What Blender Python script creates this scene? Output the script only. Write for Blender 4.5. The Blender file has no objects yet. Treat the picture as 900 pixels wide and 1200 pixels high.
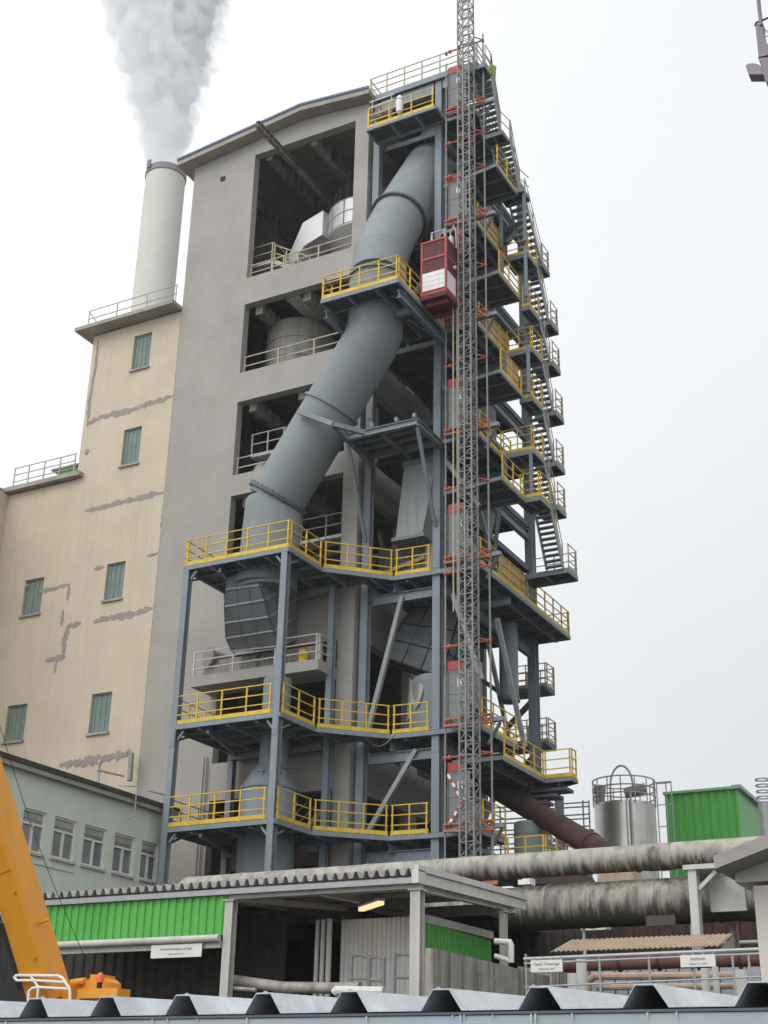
import bpy, math, random
from mathutils import Vector, Matrix
random.seed(7)
scene = bpy.context.scene
COL = scene.collection
V = Vector

# ------------------------------------------------------------------ camera
# eye of the photographer is the origin; ground lies 1.7 m below.  X runs along the tower front, Y away, Z up
F = 1597.0
YAW, PIT, ROLL = map(math.radians, (-28.5, 23.82, -1.24))
fw = V((math.sin(YAW)*math.cos(PIT), math.cos(YAW)*math.cos(PIT), math.sin(PIT)))
r0 = V((math.cos(YAW), -math.sin(YAW), 0))
d0 = -r0.cross(fw)
rt = math.cos(ROLL)*r0 + math.sin(ROLL)*d0
dn = -math.sin(ROLL)*r0 + math.cos(ROLL)*d0
cam = bpy.data.cameras.new('camera'); cam_o = bpy.data.objects.new('camera', cam); COL.objects.link(cam_o)
cam_o.matrix_world = Matrix(((rt.x, -dn.x, -fw.x, 0), (rt.y, -dn.y, -fw.y, 0), (rt.z, -dn.z, -fw.z, 0), (0, 0, 0, 1)))
cam.sensor_fit = 'VERTICAL'; cam.sensor_height = 24; cam.lens = 24*F/1200
cam.clip_start = 0.1; cam.clip_end = 3000
scene.camera = cam_o
GZ = -1.7

def ray(x, y): return rt*((x-450)/F) + dn*((y-600)/F) + fw
def onY(x, y, Y): d = ray(x, y); return d*(Y/d.y)       # survey helpers: a sighted point on a known wall plane
def onX(x, y, X): d = ray(x, y); return d*(X/d.x)
def onZ(x, y, Z): d = ray(x, y); return d*(Z/d.z)

# ------------------------------------------------------------------ materials
def mat(name, col, rough=0.6, metal=0.0, var=0.18, scale=1.5, streak=0.0, streak_col=None, bump=0.0, bscale=30, spec=0.3,
        band=None, drip=0.0, sscale=1.4, blotch=0.0, blotch_col=None, blotch_scale=0.6):
    m = bpy.data.materials.new(name); m.use_nodes = True
    nt = m.node_tree; N = nt.nodes; L = nt.links
    b = N['Principled BSDF']; b.inputs['Roughness'].default_value = rough; b.inputs['Metallic'].default_value = metal
    b.inputs['Specular IOR Level'].default_value = spec
    tc = N.new('ShaderNodeTexCoord')
    n1 = N.new('ShaderNodeTexNoise'); n1.inputs['Scale'].default_value = scale; n1.inputs['Detail'].default_value = 8
    n1.inputs['Roughness'].default_value = 0.65
    L.new(tc.outputs['Object'], n1.inputs['Vector'])
    rp = N.new('ShaderNodeValToRGB'); rp.color_ramp.elements[0].position = 0.3; rp.color_ramp.elements[1].position = 0.7
    c = V(col[:3])
    rp.color_ramp.elements[0].color = (*[max(0, v*(1-var)) for v in c], 1)
    rp.color_ramp.elements[1].color = (*[min(1, v*(1+var)) for v in c], 1)
    L.new(n1.outputs['Fac'], rp.inputs['Fac'])
    out = rp.outputs['Color']
    def over(fac_out, colr, amount):
        nonlocal out
        mx = N.new('ShaderNodeMix'); mx.data_type = 'RGBA'
        mu = N.new('ShaderNodeMath'); mu.operation = 'MULTIPLY'; mu.inputs[1].default_value = amount; mu.use_clamp = True
        L.new(fac_out, mu.inputs[0]); L.new(mu.outputs[0], mx.inputs['Factor'])
        L.new(out, mx.inputs['A']); mx.inputs['B'].default_value = (*colr, 1); out = mx.outputs['Result']
    if streak:
        mp = N.new('ShaderNodeMapping'); mp.inputs['Scale'].default_value = (3.2, 3.2, 0.16)
        L.new(tc.outputs['Object'], mp.inputs['Vector'])
        n2 = N.new('ShaderNodeTexNoise'); n2.inputs['Scale'].default_value = sscale; n2.inputs['Detail'].default_value = 7
        L.new(mp.outputs['Vector'], n2.inputs['Vector'])
        r2 = N.new('ShaderNodeMapRange'); r2.inputs['From Min'].default_value = 0.46; r2.inputs['From Max'].default_value = 0.66
        L.new(n2.outputs['Fac'], r2.inputs['Value'])
        over(r2.outputs['Result'], streak_col or tuple(c*0.5), streak)
    if blotch:
        n3 = N.new('ShaderNodeTexNoise'); n3.inputs['Scale'].default_value = blotch_scale; n3.inputs['Detail'].default_value = 9
        n3.inputs['Roughness'].default_value = 0.7; n3.inputs['Distortion'].default_value = 0.6
        L.new(tc.outputs['Object'], n3.inputs['Vector'])
        r3 = N.new('ShaderNodeMapRange'); r3.inputs['From Min'].default_value = 0.52; r3.inputs['From Max'].default_value = 0.66
        L.new(n3.outputs['Fac'], r3.inputs['Value'])
        over(r3.outputs['Result'], blotch_col or tuple(c*0.55), blotch)
    if band:                                          # fine horizontal board or pour joints: (period m, depth)
        sx = N.new('ShaderNodeSeparateXYZ'); L.new(tc.outputs['Object'], sx.inputs[0])
        md = N.new('ShaderNodeMath'); md.operation = 'PINGPONG'; md.inputs[1].default_value = band[0]/2
        L.new(sx.outputs['Z'], md.inputs[0])
        r4 = N.new('ShaderNodeMapRange'); r4.inputs['From Min'].default_value = 0.0; r4.inputs['From Max'].default_value = 0.05
        r4.inputs['To Min'].default_value = 1; r4.inputs['To Max'].default_value = 0
        L.new(md.outputs[0], r4.inputs['Value'])
        over(r4.outputs['Result'], tuple(c*0.6), band[1])
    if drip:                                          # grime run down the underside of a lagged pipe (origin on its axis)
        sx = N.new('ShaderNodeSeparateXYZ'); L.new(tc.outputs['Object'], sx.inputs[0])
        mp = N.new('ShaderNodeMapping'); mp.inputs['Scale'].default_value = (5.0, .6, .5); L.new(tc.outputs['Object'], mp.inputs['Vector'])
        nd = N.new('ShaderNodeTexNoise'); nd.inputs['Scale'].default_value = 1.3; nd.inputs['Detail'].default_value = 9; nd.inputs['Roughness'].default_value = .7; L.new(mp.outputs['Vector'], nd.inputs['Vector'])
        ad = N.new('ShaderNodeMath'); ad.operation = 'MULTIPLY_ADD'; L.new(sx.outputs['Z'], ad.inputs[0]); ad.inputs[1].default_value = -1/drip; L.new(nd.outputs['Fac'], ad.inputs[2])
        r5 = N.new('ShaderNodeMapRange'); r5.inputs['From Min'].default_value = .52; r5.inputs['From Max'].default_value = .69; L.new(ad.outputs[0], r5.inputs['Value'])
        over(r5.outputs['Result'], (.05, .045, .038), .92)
    L.new(out, b.inputs['Base Color'])
    if bump:
        nb = N.new('ShaderNodeTexNoise'); nb.inputs['Scale'].default_value = bscale; nb.inputs['Detail'].default_value = 6
        L.new(tc.outputs['Object'], nb.inputs['Vector'])
        bp = N.new('ShaderNodeBump'); bp.inputs['Strength'].default_value = bump; bp.inputs['Distance'].default_value = 0.03
        L.new(nb.outputs['Fac'], bp.inputs['Height']); L.new(bp.outputs['Normal'], b.inputs['Normal'])
    return m

M = {}
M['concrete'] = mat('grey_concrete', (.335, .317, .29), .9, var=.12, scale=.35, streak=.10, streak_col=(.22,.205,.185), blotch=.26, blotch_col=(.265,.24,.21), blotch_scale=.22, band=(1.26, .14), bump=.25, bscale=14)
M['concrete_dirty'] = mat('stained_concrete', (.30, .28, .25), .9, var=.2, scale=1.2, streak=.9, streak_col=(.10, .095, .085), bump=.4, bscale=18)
M['inner'] = mat('shade_dark_concrete', (.16, .15, .135), .95, var=.3, scale=.8, bump=.2)  # interior concrete, coloured darker to deepen the shade in the bays
M['beige'] = mat('beige_render', (.52, .45, .345), .92, var=.09, scale=.5, streak=.2, streak_col=(.36, .30, .22), blotch=.34, blotch_col=(.42, .355, .27), blotch_scale=.25, bump=.2, bscale=22)
M['repair'] = mat('cement_repair', (.27, .25, .23), .95, var=.15, scale=2.5, bump=.3)
M['soffit'] = mat('roof_slab', (.33, .30, .26), .9, var=.2, scale=1.1, blotch=.4)
M['blue_trim'] = mat('blue_flashing', (.07, .10, .20), .5)
M['steel'] = mat('blue_grey_paint', (.195, .232, .265), .55, var=.10, scale=.9, streak=.35, streak_col=(.17, .145, .12), spec=.35, blotch=.15, blotch_col=(.28,.29,.29), blotch_scale=1.2)
M['steel_dark'] = mat('grey_deck_steel', (.10, .115, .13), .6, var=.2, scale=1.5)
M['grating'] = mat('chequer_plate', (.075, .085, .095), .6, var=.25, scale=2.0)
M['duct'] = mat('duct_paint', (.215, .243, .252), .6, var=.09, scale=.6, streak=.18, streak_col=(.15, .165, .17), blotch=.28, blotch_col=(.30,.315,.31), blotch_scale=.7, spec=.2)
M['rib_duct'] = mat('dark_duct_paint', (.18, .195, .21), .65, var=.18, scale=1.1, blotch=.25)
M['yellow'] = mat('yellow_paint', (.62, .41, .035), .5, var=.2, scale=2.2, blotch=.25, blotch_col=(.40,.29,.07), blotch_scale=2.5)
M['pale_yellow'] = mat('faded_yellow_paint', (.42, .37, .26), .6, var=.15, scale=3)
M['galv'] = mat('galvanised', (.34, .35, .36), .5, metal=.3, var=.12, scale=4)
M['mast'] = mat('mast_zinc', (.235, .24, .23), .6, metal=.1, var=.15, scale=3)
M['rail_grey'] = mat('grey_rail', (.36, .35, .33), .6)
M['red'] = mat('red_paint', (.36, .055, .055), .5, var=.15, scale=2)
M['orange'] = mat('orange_paint', (.47, .13, .06), .5, var=.12, scale=2)
M['mesh'] = mat('dark_red_mesh', (.10, .028, .03), .7, var=.3, scale=8)
M['white'] = mat('white_paint', (.72, .72, .69), .6, var=.06, scale=2, streak=.15)
M['plywood'] = mat('plywood', (.50, .34, .19), .8, var=.2, scale=2.5, streak=.3)
M['green'] = mat('green_sheet', (.095, .40, .075), .5, var=.08, scale=1.0, streak=.3, streak_col=(.06, .24, .05), blotch=.25, blotch_col=(.15,.40,.12), blotch_scale=1.1)
M['green_far'] = mat('light_green_sheet', (.20, .46, .20), .6, var=.06)
M['canopy_white'] = mat('offwhite_steel', (.50, .49, .46), .6, var=.10, scale=1.2, streak=.3, streak_col=(.28, .26, .23))
M['sheet'] = mat('weathered_sheet', (.42, .41, .39), .6, var=.2, scale=2.2, blotch=.4, blotch_col=(.16, .15, .13), blotch_scale=1.5)
M['shade_sheet'] = mat('shaded_wall_sheet', (.05, .045, .04), .8, var=.25, scale=2)  # near-black base puts the shade under the canopy into the walls
M['shed_white'] = mat('white_cladding', (.60, .59, .56), .6, var=.07, scale=1.5, streak=.2)
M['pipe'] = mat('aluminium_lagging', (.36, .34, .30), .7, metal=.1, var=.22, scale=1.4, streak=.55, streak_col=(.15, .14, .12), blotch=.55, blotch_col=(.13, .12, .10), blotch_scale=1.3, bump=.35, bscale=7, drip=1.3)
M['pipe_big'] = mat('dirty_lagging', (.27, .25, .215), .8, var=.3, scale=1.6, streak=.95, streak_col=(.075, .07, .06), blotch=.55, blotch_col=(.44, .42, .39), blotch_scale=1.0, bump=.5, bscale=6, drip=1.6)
M['streaky'] = mat('streaked_bare_concrete', (.31,.29,.25), .9, var=.3, scale=1.3, blotch=.5, blotch_col=(.15,.14,.12), blotch_scale=1.2, streak=.75, streak_col=(.085,.08,.07), bump=.3, sscale=2.6)
M['chute'] = mat('pale_grey_paint', (.34,.365,.37), .6, var=.1, streak=.3)
M['stair_grey'] = mat('stair_grey_paint', (.27,.30,.32), .6, var=.12)
M['brace_grey'] = mat('brace_grey_paint', (.30,.315,.32), .6, var=.12, streak=.3)
M['ice'] = mat('ice', (.62,.66,.70), .25, var=.05, spec=.6)
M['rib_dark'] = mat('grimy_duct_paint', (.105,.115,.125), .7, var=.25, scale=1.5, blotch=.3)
M['rust'] = mat('rusty_brown', (.055, .030, .027), .8, var=.35, scale=1.6, blotch=.4, blotch_col=(.11, .08, .065), blotch_scale=.9)
M['brown_wall'] = mat('brown_wall', (.055, .03, .025), .85, var=.4, scale=2.5, streak=.4)
M['silver'] = mat('aluminium_cladding', (.52, .52, .51), .45, metal=.35, var=.08, scale=1.5)
M['tank'] = mat('tank_lagging', (.27, .26, .24), .7, var=.15, scale=1.2, streak=.4)
M['steel_silo'] = mat('stainless', (.45, .44, .41), .32, metal=.75, var=.14, scale=.8, streak=.4, streak_col=(.28, .27, .25))
M['office'] = mat('pale_green_render', (.60, .65, .56), .9, var=.05, scale=.8, streak=.12, bump=.1)
M['roof_felt'] = mat('roof_felt', (.06, .055, .05), .9, var=.3)
M['winframe'] = mat('window_white', (.66, .65, .61), .55, var=.05)
M['teal'] = mat('teal_shutter', (.15, .20, .185), .6, var=.15, scale=1.5, streak=.4, streak_col=(.22, .25, .19))
M['tan'] = mat('tan_tiles', (.36, .275, .20), .8, var=.15, scale=3, streak=.25)
M['crane'] = mat('crane_yellow', (.70, .29, .015), .42, var=.07, scale=.9, streak=.2, streak_col=(.45, .18, .02), spec=.5)
M['black'] = mat('black_rubber', (.02, .02, .02), .7)
M['chimney'] = mat('pale_chimney', (.56, .545, .50), .85, var=.05, scale=.5, streak=.15, streak_col=(.42, .40, .36))
M['tarp'] = mat('grey_tarp', (.36, .35, .33), .8, var=.2, scale=2)
M['snow_sheet'] = mat('frosted_sheet', (.50, .52, .545), .6, var=.14, scale=5, blotch=.5, blotch_col=(.74, .75, .77), blotch_scale=3.5, bump=.2, bscale=60)
M['gutter_blue'] = mat('blue_grey_gutter', (.34, .40, .435), .5, var=.12, scale=4, streak=.4, streak_col=(.40, .43, .45))
M['gate'] = mat('beige_render_gate', (.56, .53, .47), .85, var=.05, scale=2, streak=.2)
M['gate_mesh'] = mat('grey_wire_mesh', (.19,.20,.20), .7, var=.2, scale=6)
M['sign'] = mat('sign_white', (.66, .66, .63), .5, var=.03)
M['ink'] = mat('sign_ink', (.22, .22, .22), .6)
M['ground'] = mat('asphalt', (.05, .05, .05), .9, var=.25, scale=1, bump=.3)
M['dirty_green'] = mat('dull_green', (.075, .11, .085), .7, var=.3, scale=3)
M['jib'] = mat('grey_violet_steel', (.22, .20, .22), .6, var=.15)
M['hivis'] = mat('lime_cloth', (.28, .38, .09), .8, var=.2, scale=6)

def glass(name, col, rough=.12):
    m = bpy.data.materials.new(name); m.use_nodes = True
    nt = m.node_tree; b = nt.nodes['Principled BSDF']
    tc = nt.nodes.new('ShaderNodeTexCoord'); n = nt.nodes.new('ShaderNodeTexNoise'); n.inputs['Scale'].default_value = 1.7
    rp = nt.nodes.new('ShaderNodeValToRGB'); rp.color_ramp.elements[0].color = (*[c*.55 for c in col], 1); rp.color_ramp.elements[1].color = (*[c*1.5 for c in col], 1)
    nt.links.new(tc.outputs['Object'], n.inputs['Vector']); nt.links.new(n.outputs['Fac'], rp.inputs['Fac']); nt.links.new(rp.outputs['Color'], b.inputs['Base Color'])
    b.inputs['Roughness'].default_value = rough; b.inputs['Specular IOR Level'].default_value = .6
    return m
M['glass'] = glass('window_glass', (.19, .205, .20))  # light grey base stands in for sky reflected in the panes
def emis(name, col, s):
    m = bpy.data.materials.new(name); m.use_nodes = True
    b = m.node_tree.nodes['Principled BSDF']; b.inputs['Emission Color'].default_value = (*col, 1); b.inputs['Emission Strength'].default_value = s
    b.inputs['Base Color'].default_value = (*col, 1)
    return m
M['tube'] = emis('fluorescent_tube', (1, .80, .42), .75)
M['beacon'] = mat('orange_beacon', (.75, .12, .03), .3, spec=.6)

# ------------------------------------------------------------------ mesh builder
class MB:
    def __init__(s, auto=False): s.v = []; s.f = []; s.auto = auto; s.depth = 0; s.marks = []
    def mark(s):
        if s.depth == 0: s.marks.append((len(s.v), len(s.f)))
    def add(s, vs, fs):
        o = len(s.v); s.v += [V(p) for p in vs]; s.f += [tuple(i+o for i in f) for f in fs]
    def box(s, x0, x1, y0, y1, z0, z1):
        if s.auto: s.mark()
        if x0 > x1: x0, x1 = x1, x0
        if y0 > y1: y0, y1 = y1, y0
        if z0 > z1: z0, z1 = z1, z0
        s.add([(x0,y0,z0),(x1,y0,z0),(x1,y1,z0),(x0,y1,z0),(x0,y0,z1),(x1,y0,z1),(x1,y1,z1),(x0,y1,z1)],
              [(0,3,2,1),(4,5,6,7),(0,1,5,4),(1,2,6,5),(2,3,7,6),(3,0,4,7)])
        return s
    def beam(s, p, q, w, h=None, up=(0,0,1)):
        if s.auto: s.mark()
        p, q = V(p), V(q); h = h or w; d = (q-p)
        if d.length < 1e-6: return s
        d.normalize(); u = V(up)
        if abs(d.dot(u)) > .98: u = V((0,1,0))
        a = d.cross(u).normalized(); b = a.cross(d).normalized()
        vs = []
        for c in (p, q):
            for i, j in ((-1,-1),(1,-1),(1,1),(-1,1)): vs.append(c + a*(i*w/2) + b*(j*h/2))
        s.add(vs, [(0,1,2,3),(7,6,5,4),(0,4,5,1),(1,5,6,2),(2,6,7,3),(3,7,4,0)])
        return s
    def ibeam(s, p, q, w, h, t=.03, up=(0,0,1)):
        if s.auto: s.mark()
        s.depth += 1
        p, q = V(p), V(q); d = (q-p).normalized(); u = V(up)
        if abs(d.dot(u)) > .98: u = V((0,1,0))
        a = d.cross(u).normalized(); b = a.cross(d).normalized()
        for sg in (-1, 1):
            s.beam(p + b*sg*(h/2-t/2), q + b*sg*(h/2-t/2), w, t, up=b)
        s.beam(p, q, t*.7, h-2*t, up=b)
        s.depth -= 1
        return s
    def tube(s, pts, r, n=8, cap=True):
        if s.auto: s.mark()
        pts = [V(p) for p in pts]
        D = [(pts[i+1]-pts[i]).normalized() for i in range(len(pts)-1)]
        u = D[0].cross(V((0,0,1)))
        if u.length < .05: u = D[0].cross(V((0,1,0)))
        u.normalize(); rings = []
        for i, P in enumerate(pts):
            di = D[max(0, i-1)]; do = D[min(i, len(D)-1)]
            if i == 0: di = do
            u = (u - di*u.dot(di)).normalized(); w = di.cross(u).normalized()
            nrm = (di+do).normalized(); k = di.dot(nrm); ring = []
            for j in range(n):
                a = 2*math.pi*j/n; q = (u*math.cos(a) + w*math.sin(a))*r
                ring.append(P + q - di*(q.dot(nrm)/k))
            rings.append(ring)
        o = [p for rg in rings for p in rg]; fs = []
        for i in range(len(rings)-1):
            for j in range(n):
                k = (j+1) % n; fs.append((i*n+j, i*n+k, (i+1)*n+k, (i+1)*n+j))
        if cap: fs += [tuple(range(n))[::-1], tuple((len(rings)-1)*n+j for j in range(n))]
        s.add(o, fs); return s
    def lathe(s, c, prof, n=32, cap=True):
        if s.auto: s.mark()
        c = V(c); vs = []; fs = []
        for r, z in prof:
            for j in range(n): a = 2*math.pi*j/n; vs.append(c + V((r*math.cos(a), r*math.sin(a), z)))
        for i in range(len(prof)-1):
            for j in range(n): k = (j+1) % n; fs.append((i*n+j, i*n+k, (i+1)*n+k, (i+1)*n+j))
        if cap: fs += [tuple(range(n))[::-1], tuple((len(prof)-1)*n+j for j in range(n))]
        s.add(vs, fs); return s
    def prism(s, poly, z0, z1):
        n = len(poly)
        s.add([(x,y,z0) for x,y in poly] + [(x,y,z1) for x,y in poly],
              [tuple(range(n))[::-1], tuple(range(n, 2*n))] + [(i, (i+1)%n, n+(i+1)%n, n+i) for i in range(n)])
        return s
    def extrude(s, pts, d):
        if s.auto: s.mark()
        pts = [V(p) for p in pts]; d = V(d); n = len(pts)
        s.add(pts + [p+d for p in pts], [tuple(range(n))[::-1], tuple(range(n, 2*n))] + [(i, (i+1)%n, n+(i+1)%n, n+i) for i in range(n)])
        return s
    def corr(s, o, ax, run, width, pitch, h, top=.35, bot=.35, th=.012):
        # trapezoid sheet: profile advances along ax over width, sheet runs along 'run', ribs rise along n
        o, ax, run = V(o), V(ax).normalized(), V(run); n = ax.cross(run).normalized()
        prof = []; x = 0
        sl = (1-top-bot)/2
        while x < width - 1e-6:
            for fx, hh in ((0, 0), (bot, 0), (bot+sl, 1), (bot+sl+top, 1)):
                if x + fx*pitch <= width: prof.append((x+fx*pitch, hh*h))
            x += pitch
        prof.append((width, 0))
        k = len(prof); vs = []
        for e in (0, th):
            for rr in (V((0,0,0)), run):
                for a, hh in prof: vs.append(o + ax*a + n*(hh+e) + rr)
        fs = []
        for i in range(k-1):
            fs.append((i, i+1, k+i+1, k+i)); fs.append((2*k+i, 3*k+i, 3*k+i+1, 2*k+i+1))
            fs.append((i, 2*k+i, 2*k+i+1, i+1)); fs.append((k+i, k+i+1, 3*k+i+1, 3*k+i))
        fs.append((0, k, 3*k, 2*k)); fs.append((k-1, 3*k-1, 4*k-1, 2*k-1))
        s.add(vs, fs); return s

BASE = {}
def tag(o, label=None, cat=None, group=None, kind=None):
    if label: o['label'] = label
    if cat: o['category'] = cat
    if group: o['group'] = group
    if kind: o['kind'] = kind
    return o
def thing(name, label, cat, loc=(0,0,0), group=None):
    o = bpy.data.objects.new(name, None); COL.objects.link(o); o.location = loc; o.empty_display_size = .3
    BASE[o.name] = V(loc); return tag(o, label, cat, group)
def build(name, mb, m, parent=None, loc=(0,0,0)):
    if len(mb.marks) > 1 and parent:                  # separate pieces become separate objects
        mk = mb.marks + [(len(mb.v), len(mb.f))]; first = None
        for i in range(len(mk)-1):
            (v0, f0), (v1, f1) = mk[i], mk[i+1]; one = MB(); one.v = mb.v[v0:v1]; one.f = [tuple(k-v0 for k in f) for f in mb.f[f0:f1]]
            o = build(name, one, m, parent); first = first or o
        return first
    b = BASE[parent.name] if parent else V(loc)
    me = bpy.data.meshes.new(name); me.from_pydata([p-b for p in mb.v], [], mb.f); me.update()
    for p in me.polygons: p.use_smooth = True
    me.set_sharp_from_angle(angle=math.radians(32))
    me.materials.append(M[m] if isinstance(m, str) else m)
    o = bpy.data.objects.new(name, me); COL.objects.link(o)
    if parent: o.parent = parent
    else: o.location = loc
    BASE[o.name] = b
    return o
def copy_to(src, parent, off):
    c = src.copy(); COL.objects.link(c); c.parent = parent; c.location = V(src.location) + V(off); BASE[c.name] = BASE[parent.name]
    for ch in src.children:
        d = ch.copy(); COL.objects.link(d); d.parent = c
    return c
def lettering(body, size, origin, xdir, up, m, parent, lift=.004):
    cu = bpy.data.curves.new('lettering', 'FONT'); cu.body = body; cu.size = size; cu.align_x = 'CENTER'; cu.align_y = 'CENTER'; cu.extrude = .001
    t = bpy.data.objects.new('lettering_source', cu); COL.objects.link(t)
    dg = bpy.context.evaluated_depsgraph_get(); dg.update()
    me = bpy.data.meshes.new_from_object(t.evaluated_get(dg)); bpy.data.objects.remove(t); bpy.data.curves.remove(cu)
    x, u = V(xdir).normalized(), V(up).normalized(); n = x.cross(u)
    b = BASE[parent.name]
    for v in me.vertices: c = v.co.copy(); v.co = V(origin) + x*c.x + u*c.y + n*(c.z+lift) - b
    me.materials.clear(); me.materials.append(M[m])
    o = bpy.data.objects.new('lettering', me); COL.objects.link(o); o.parent = parent; BASE[o.name] = b
    return o

def rail(mb, path, z, h=1.1, toe=True, pw=.052, rw=.038, step=1.0, bars=3, foot=.12):
    for i in range(len(path)-1):
        p, q = V((*path[i], z)), V((*path[i+1], z)); L = (q-p).length; n = max(1, round(L/step)); d = (q-p)/L
        for k in range(n+1):
            c = p + d*(L*k/n)
            if k in (0, n): c = c + d*(.07 if k == 0 else -.07)
            mb.beam(c - V((0,0,foot)), c + V((0,0,h)), pw, pw, up=d)
        for j in range(bars):
            zz = h - rw/2 - j*h/bars
            mb.beam(p + V((0,0,zz)), q + V((0,0,zz)), rw, rw)
        if toe: mb.beam(p + V((0,0,.075)), q + V((0,0,.075)), .02, .15)
    return mb

def bend(a, c, b, n=5): return [a*(1-t)**2 + c*2*t*(1-t) + b*t*t for t in [k/n for k in range(n+1)]]
def scan(poly, x):
    ys = []
    for i in range(len(poly)):
        (x0, y0), (x1, y1) = poly[i], poly[(i+1) % len(poly)]
        if (x0 <= x < x1) or (x1 <= x < x0): ys.append(y0 + (y1-y0)*(x-x0)/(x1-x0))
    ys.sort(); return list(zip(ys[::2], ys[1::2]))

def platform(parent, poly, z, rails, fh=.15, cross=1.25, railmat='yellow', toe=True, rail_h=1.1, ply=None, fm='steel'):
    """one level: edge and cross beams (part) with plate, railing and plywood as its sub-parts"""
    mb = MB(); n = len(poly); zc = z - fh/2 - .03; ih = .24
    for i in range(n):
        p, q = poly[i], poly[(i+1) % n]
        mb.beam((*p, zc), (*q, zc), .09, fh)
    xs = [p[0] for p in poly]; x = min(xs) + cross
    while x < max(xs) - .3:
        for a, b in scan(poly, x):
            if b-a > .3: mb.ibeam((x, a+.06, z-.03-ih/2), (x, b-.06, z-.03-ih/2), .12, ih, .02)
        x += cross
    sw = [(p[1], p[0]) for p in poly]; y = min(p[1] for p in poly) + 1.0
    while y < max(p[1] for p in poly) - .3:
        for a, b in scan(sw, y):
            if b-a > .3: mb.beam((a+.06, y, z-.09), (b-.06, y, z-.09), .06, .10)
        y += 1.0
    o = build('platform', mb, fm, parent)
    pl = MB().prism(poly, z-.028, z); build('deck_plate', pl, 'grating', o)
    if rails:
        for r in rails: build('railing', rail(MB(), r, z, toe=toe, h=rail_h), railmat, o)
    if ply:
        pb = MB()
        for (a, b) in ply:
            a, b = V((*a, z)), V((*b, z)); d = (b-a); L = d.length; d.normalize(); nn = max(1, round(L/.6))
            for k in range(nn):
                s0 = a + d*(L*k/nn+.01); s1 = a + d*(L*(k+1)/nn-.01); hh = .95 + .12*random.random()
                pb.beam(s0 + V((0,0,hh/2+.05)), s1 + V((0,0,hh/2+.05)), .02, hh)
        build('plywood_panel', pb, 'plywood', o)
    return o

# ------------------------------------------------------------------ ground
g = build('ground', MB().box(-220, 220, -60, 420, GZ-1, GZ), 'ground'); tag(g, 'dark asphalt yard between the buildings', kind='structure'); g['category'] = 'ground'

# ------------------------------------------------------------------ grey concrete tower
YW = 44.4
XL, XR = -35.35, -25.35
PX0, PX1 = -31.72, -26.08          # opening jambs
tower = thing('concrete_tower', 'tall grey raw concrete tower with stacked open bays facing front and thin sloping roof', 'building', (-30.3, YW, GZ))
fw_ = MB()
TH = .42
fw_.box(XL, PX0, YW, YW+TH, GZ, 42.9)                                   # solid left part
rl = lambda x: 43.35 + (x+35.4)*(0.70/6.4) if x < -29 else 44.05 - (x+29)*(.40/3.7)      # underside of the roof
fw_.extrude([(XL,YW,42.9),(PX0,YW,42.9),(PX1,YW,42.9),(XR,YW,42.9),(XR,YW,rl(XR)),(-29,YW,rl(-29)),(XL,YW,rl(XL))], (0,TH,0))
bands = [(34.3, 35.75), (29.15, 30.65), (24.5, 25.5), (17.15, 19.7), (11.2, 12.7), (GZ, 5.6)]
for z0, z1 in bands: fw_.box(PX0, PX1, YW, YW+TH, z0, z1)
build('front_wall', fw_, 'concrete', tower)
build('corner_pillar', MB().box(PX1, XR, YW, YW+1.0, GZ, 42.9), 'concrete', tower)
sb = MB()
for z0, z1 in ((42.6, 43.7), (34.3, 35.75), (28.9, 30.5), (23.7, 25.3), (17.3, 19.7), (11.2, 12.9), (GZ, 6)):
    sb.box(XR-.5, XR-.06, YW+1.0, 57, z0, z1)
for y in (49.5, 54.5): sb.box(XR-.5, XR-.08, y, y+.7, GZ, 43)
build('side_frame', sb, 'concrete', tower)
build('side_wall', MB().box(XL, XL+.4, YW+TH, 57, GZ, 43.0), 'concrete', tower)
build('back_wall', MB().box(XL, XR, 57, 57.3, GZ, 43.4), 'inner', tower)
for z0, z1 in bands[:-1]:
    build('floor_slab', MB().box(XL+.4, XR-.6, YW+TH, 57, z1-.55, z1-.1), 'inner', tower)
cb = MB(True)
for x in (-34, -31.2, -28.6):
    for z in (42.75, 33.9, 28.8, 24.1):
        cb.box(x-.2, x+.2, YW+TH+.05, 53.9, z, z+.6)
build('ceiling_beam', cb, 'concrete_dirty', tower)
inner = MB(True)
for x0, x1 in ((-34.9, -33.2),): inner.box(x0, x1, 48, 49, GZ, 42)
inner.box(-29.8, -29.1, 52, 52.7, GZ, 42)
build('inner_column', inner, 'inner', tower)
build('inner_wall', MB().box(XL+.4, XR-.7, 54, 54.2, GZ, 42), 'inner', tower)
# roof slab with thin blue flashing
rp_ = [(-36.0, 43.62), (-28.8, 44.38), (-25.05, 43.98)]
rf = MB()
ft = [(x, 43.75, z) for x, z in rp_]; 
rf.extrude([(x,43.75,z-.0) for x,z in rp_] + [(x,43.75,z-.32) for x,z in rp_[::-1]], (0,14,0))
ro = build('roof', rf, 'soffit', tower)
fl = MB()
for i in (0, 1):
    a, b = rp_[i], rp_[i+1]; fl.beam((a[0],43.73,a[1]+.02), (b[0],43.73,b[1]+.02), .06, .13)
build('flashing', fl, 'blue_trim', ro)
build('vent_hole', MB().box(-33.72, -33.42, YW-.01, YW+.05, 41.95, 42.25), 'black', tower)
# thin dark strip drawn for the shadow line where tower and beige building meet
build('hoist_beam', MB().ibeam((-29.95, 41.9, 42.3), (-29.95, 54, 42.3), .22, .34, .03), 'concrete_dirty', tower)

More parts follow.
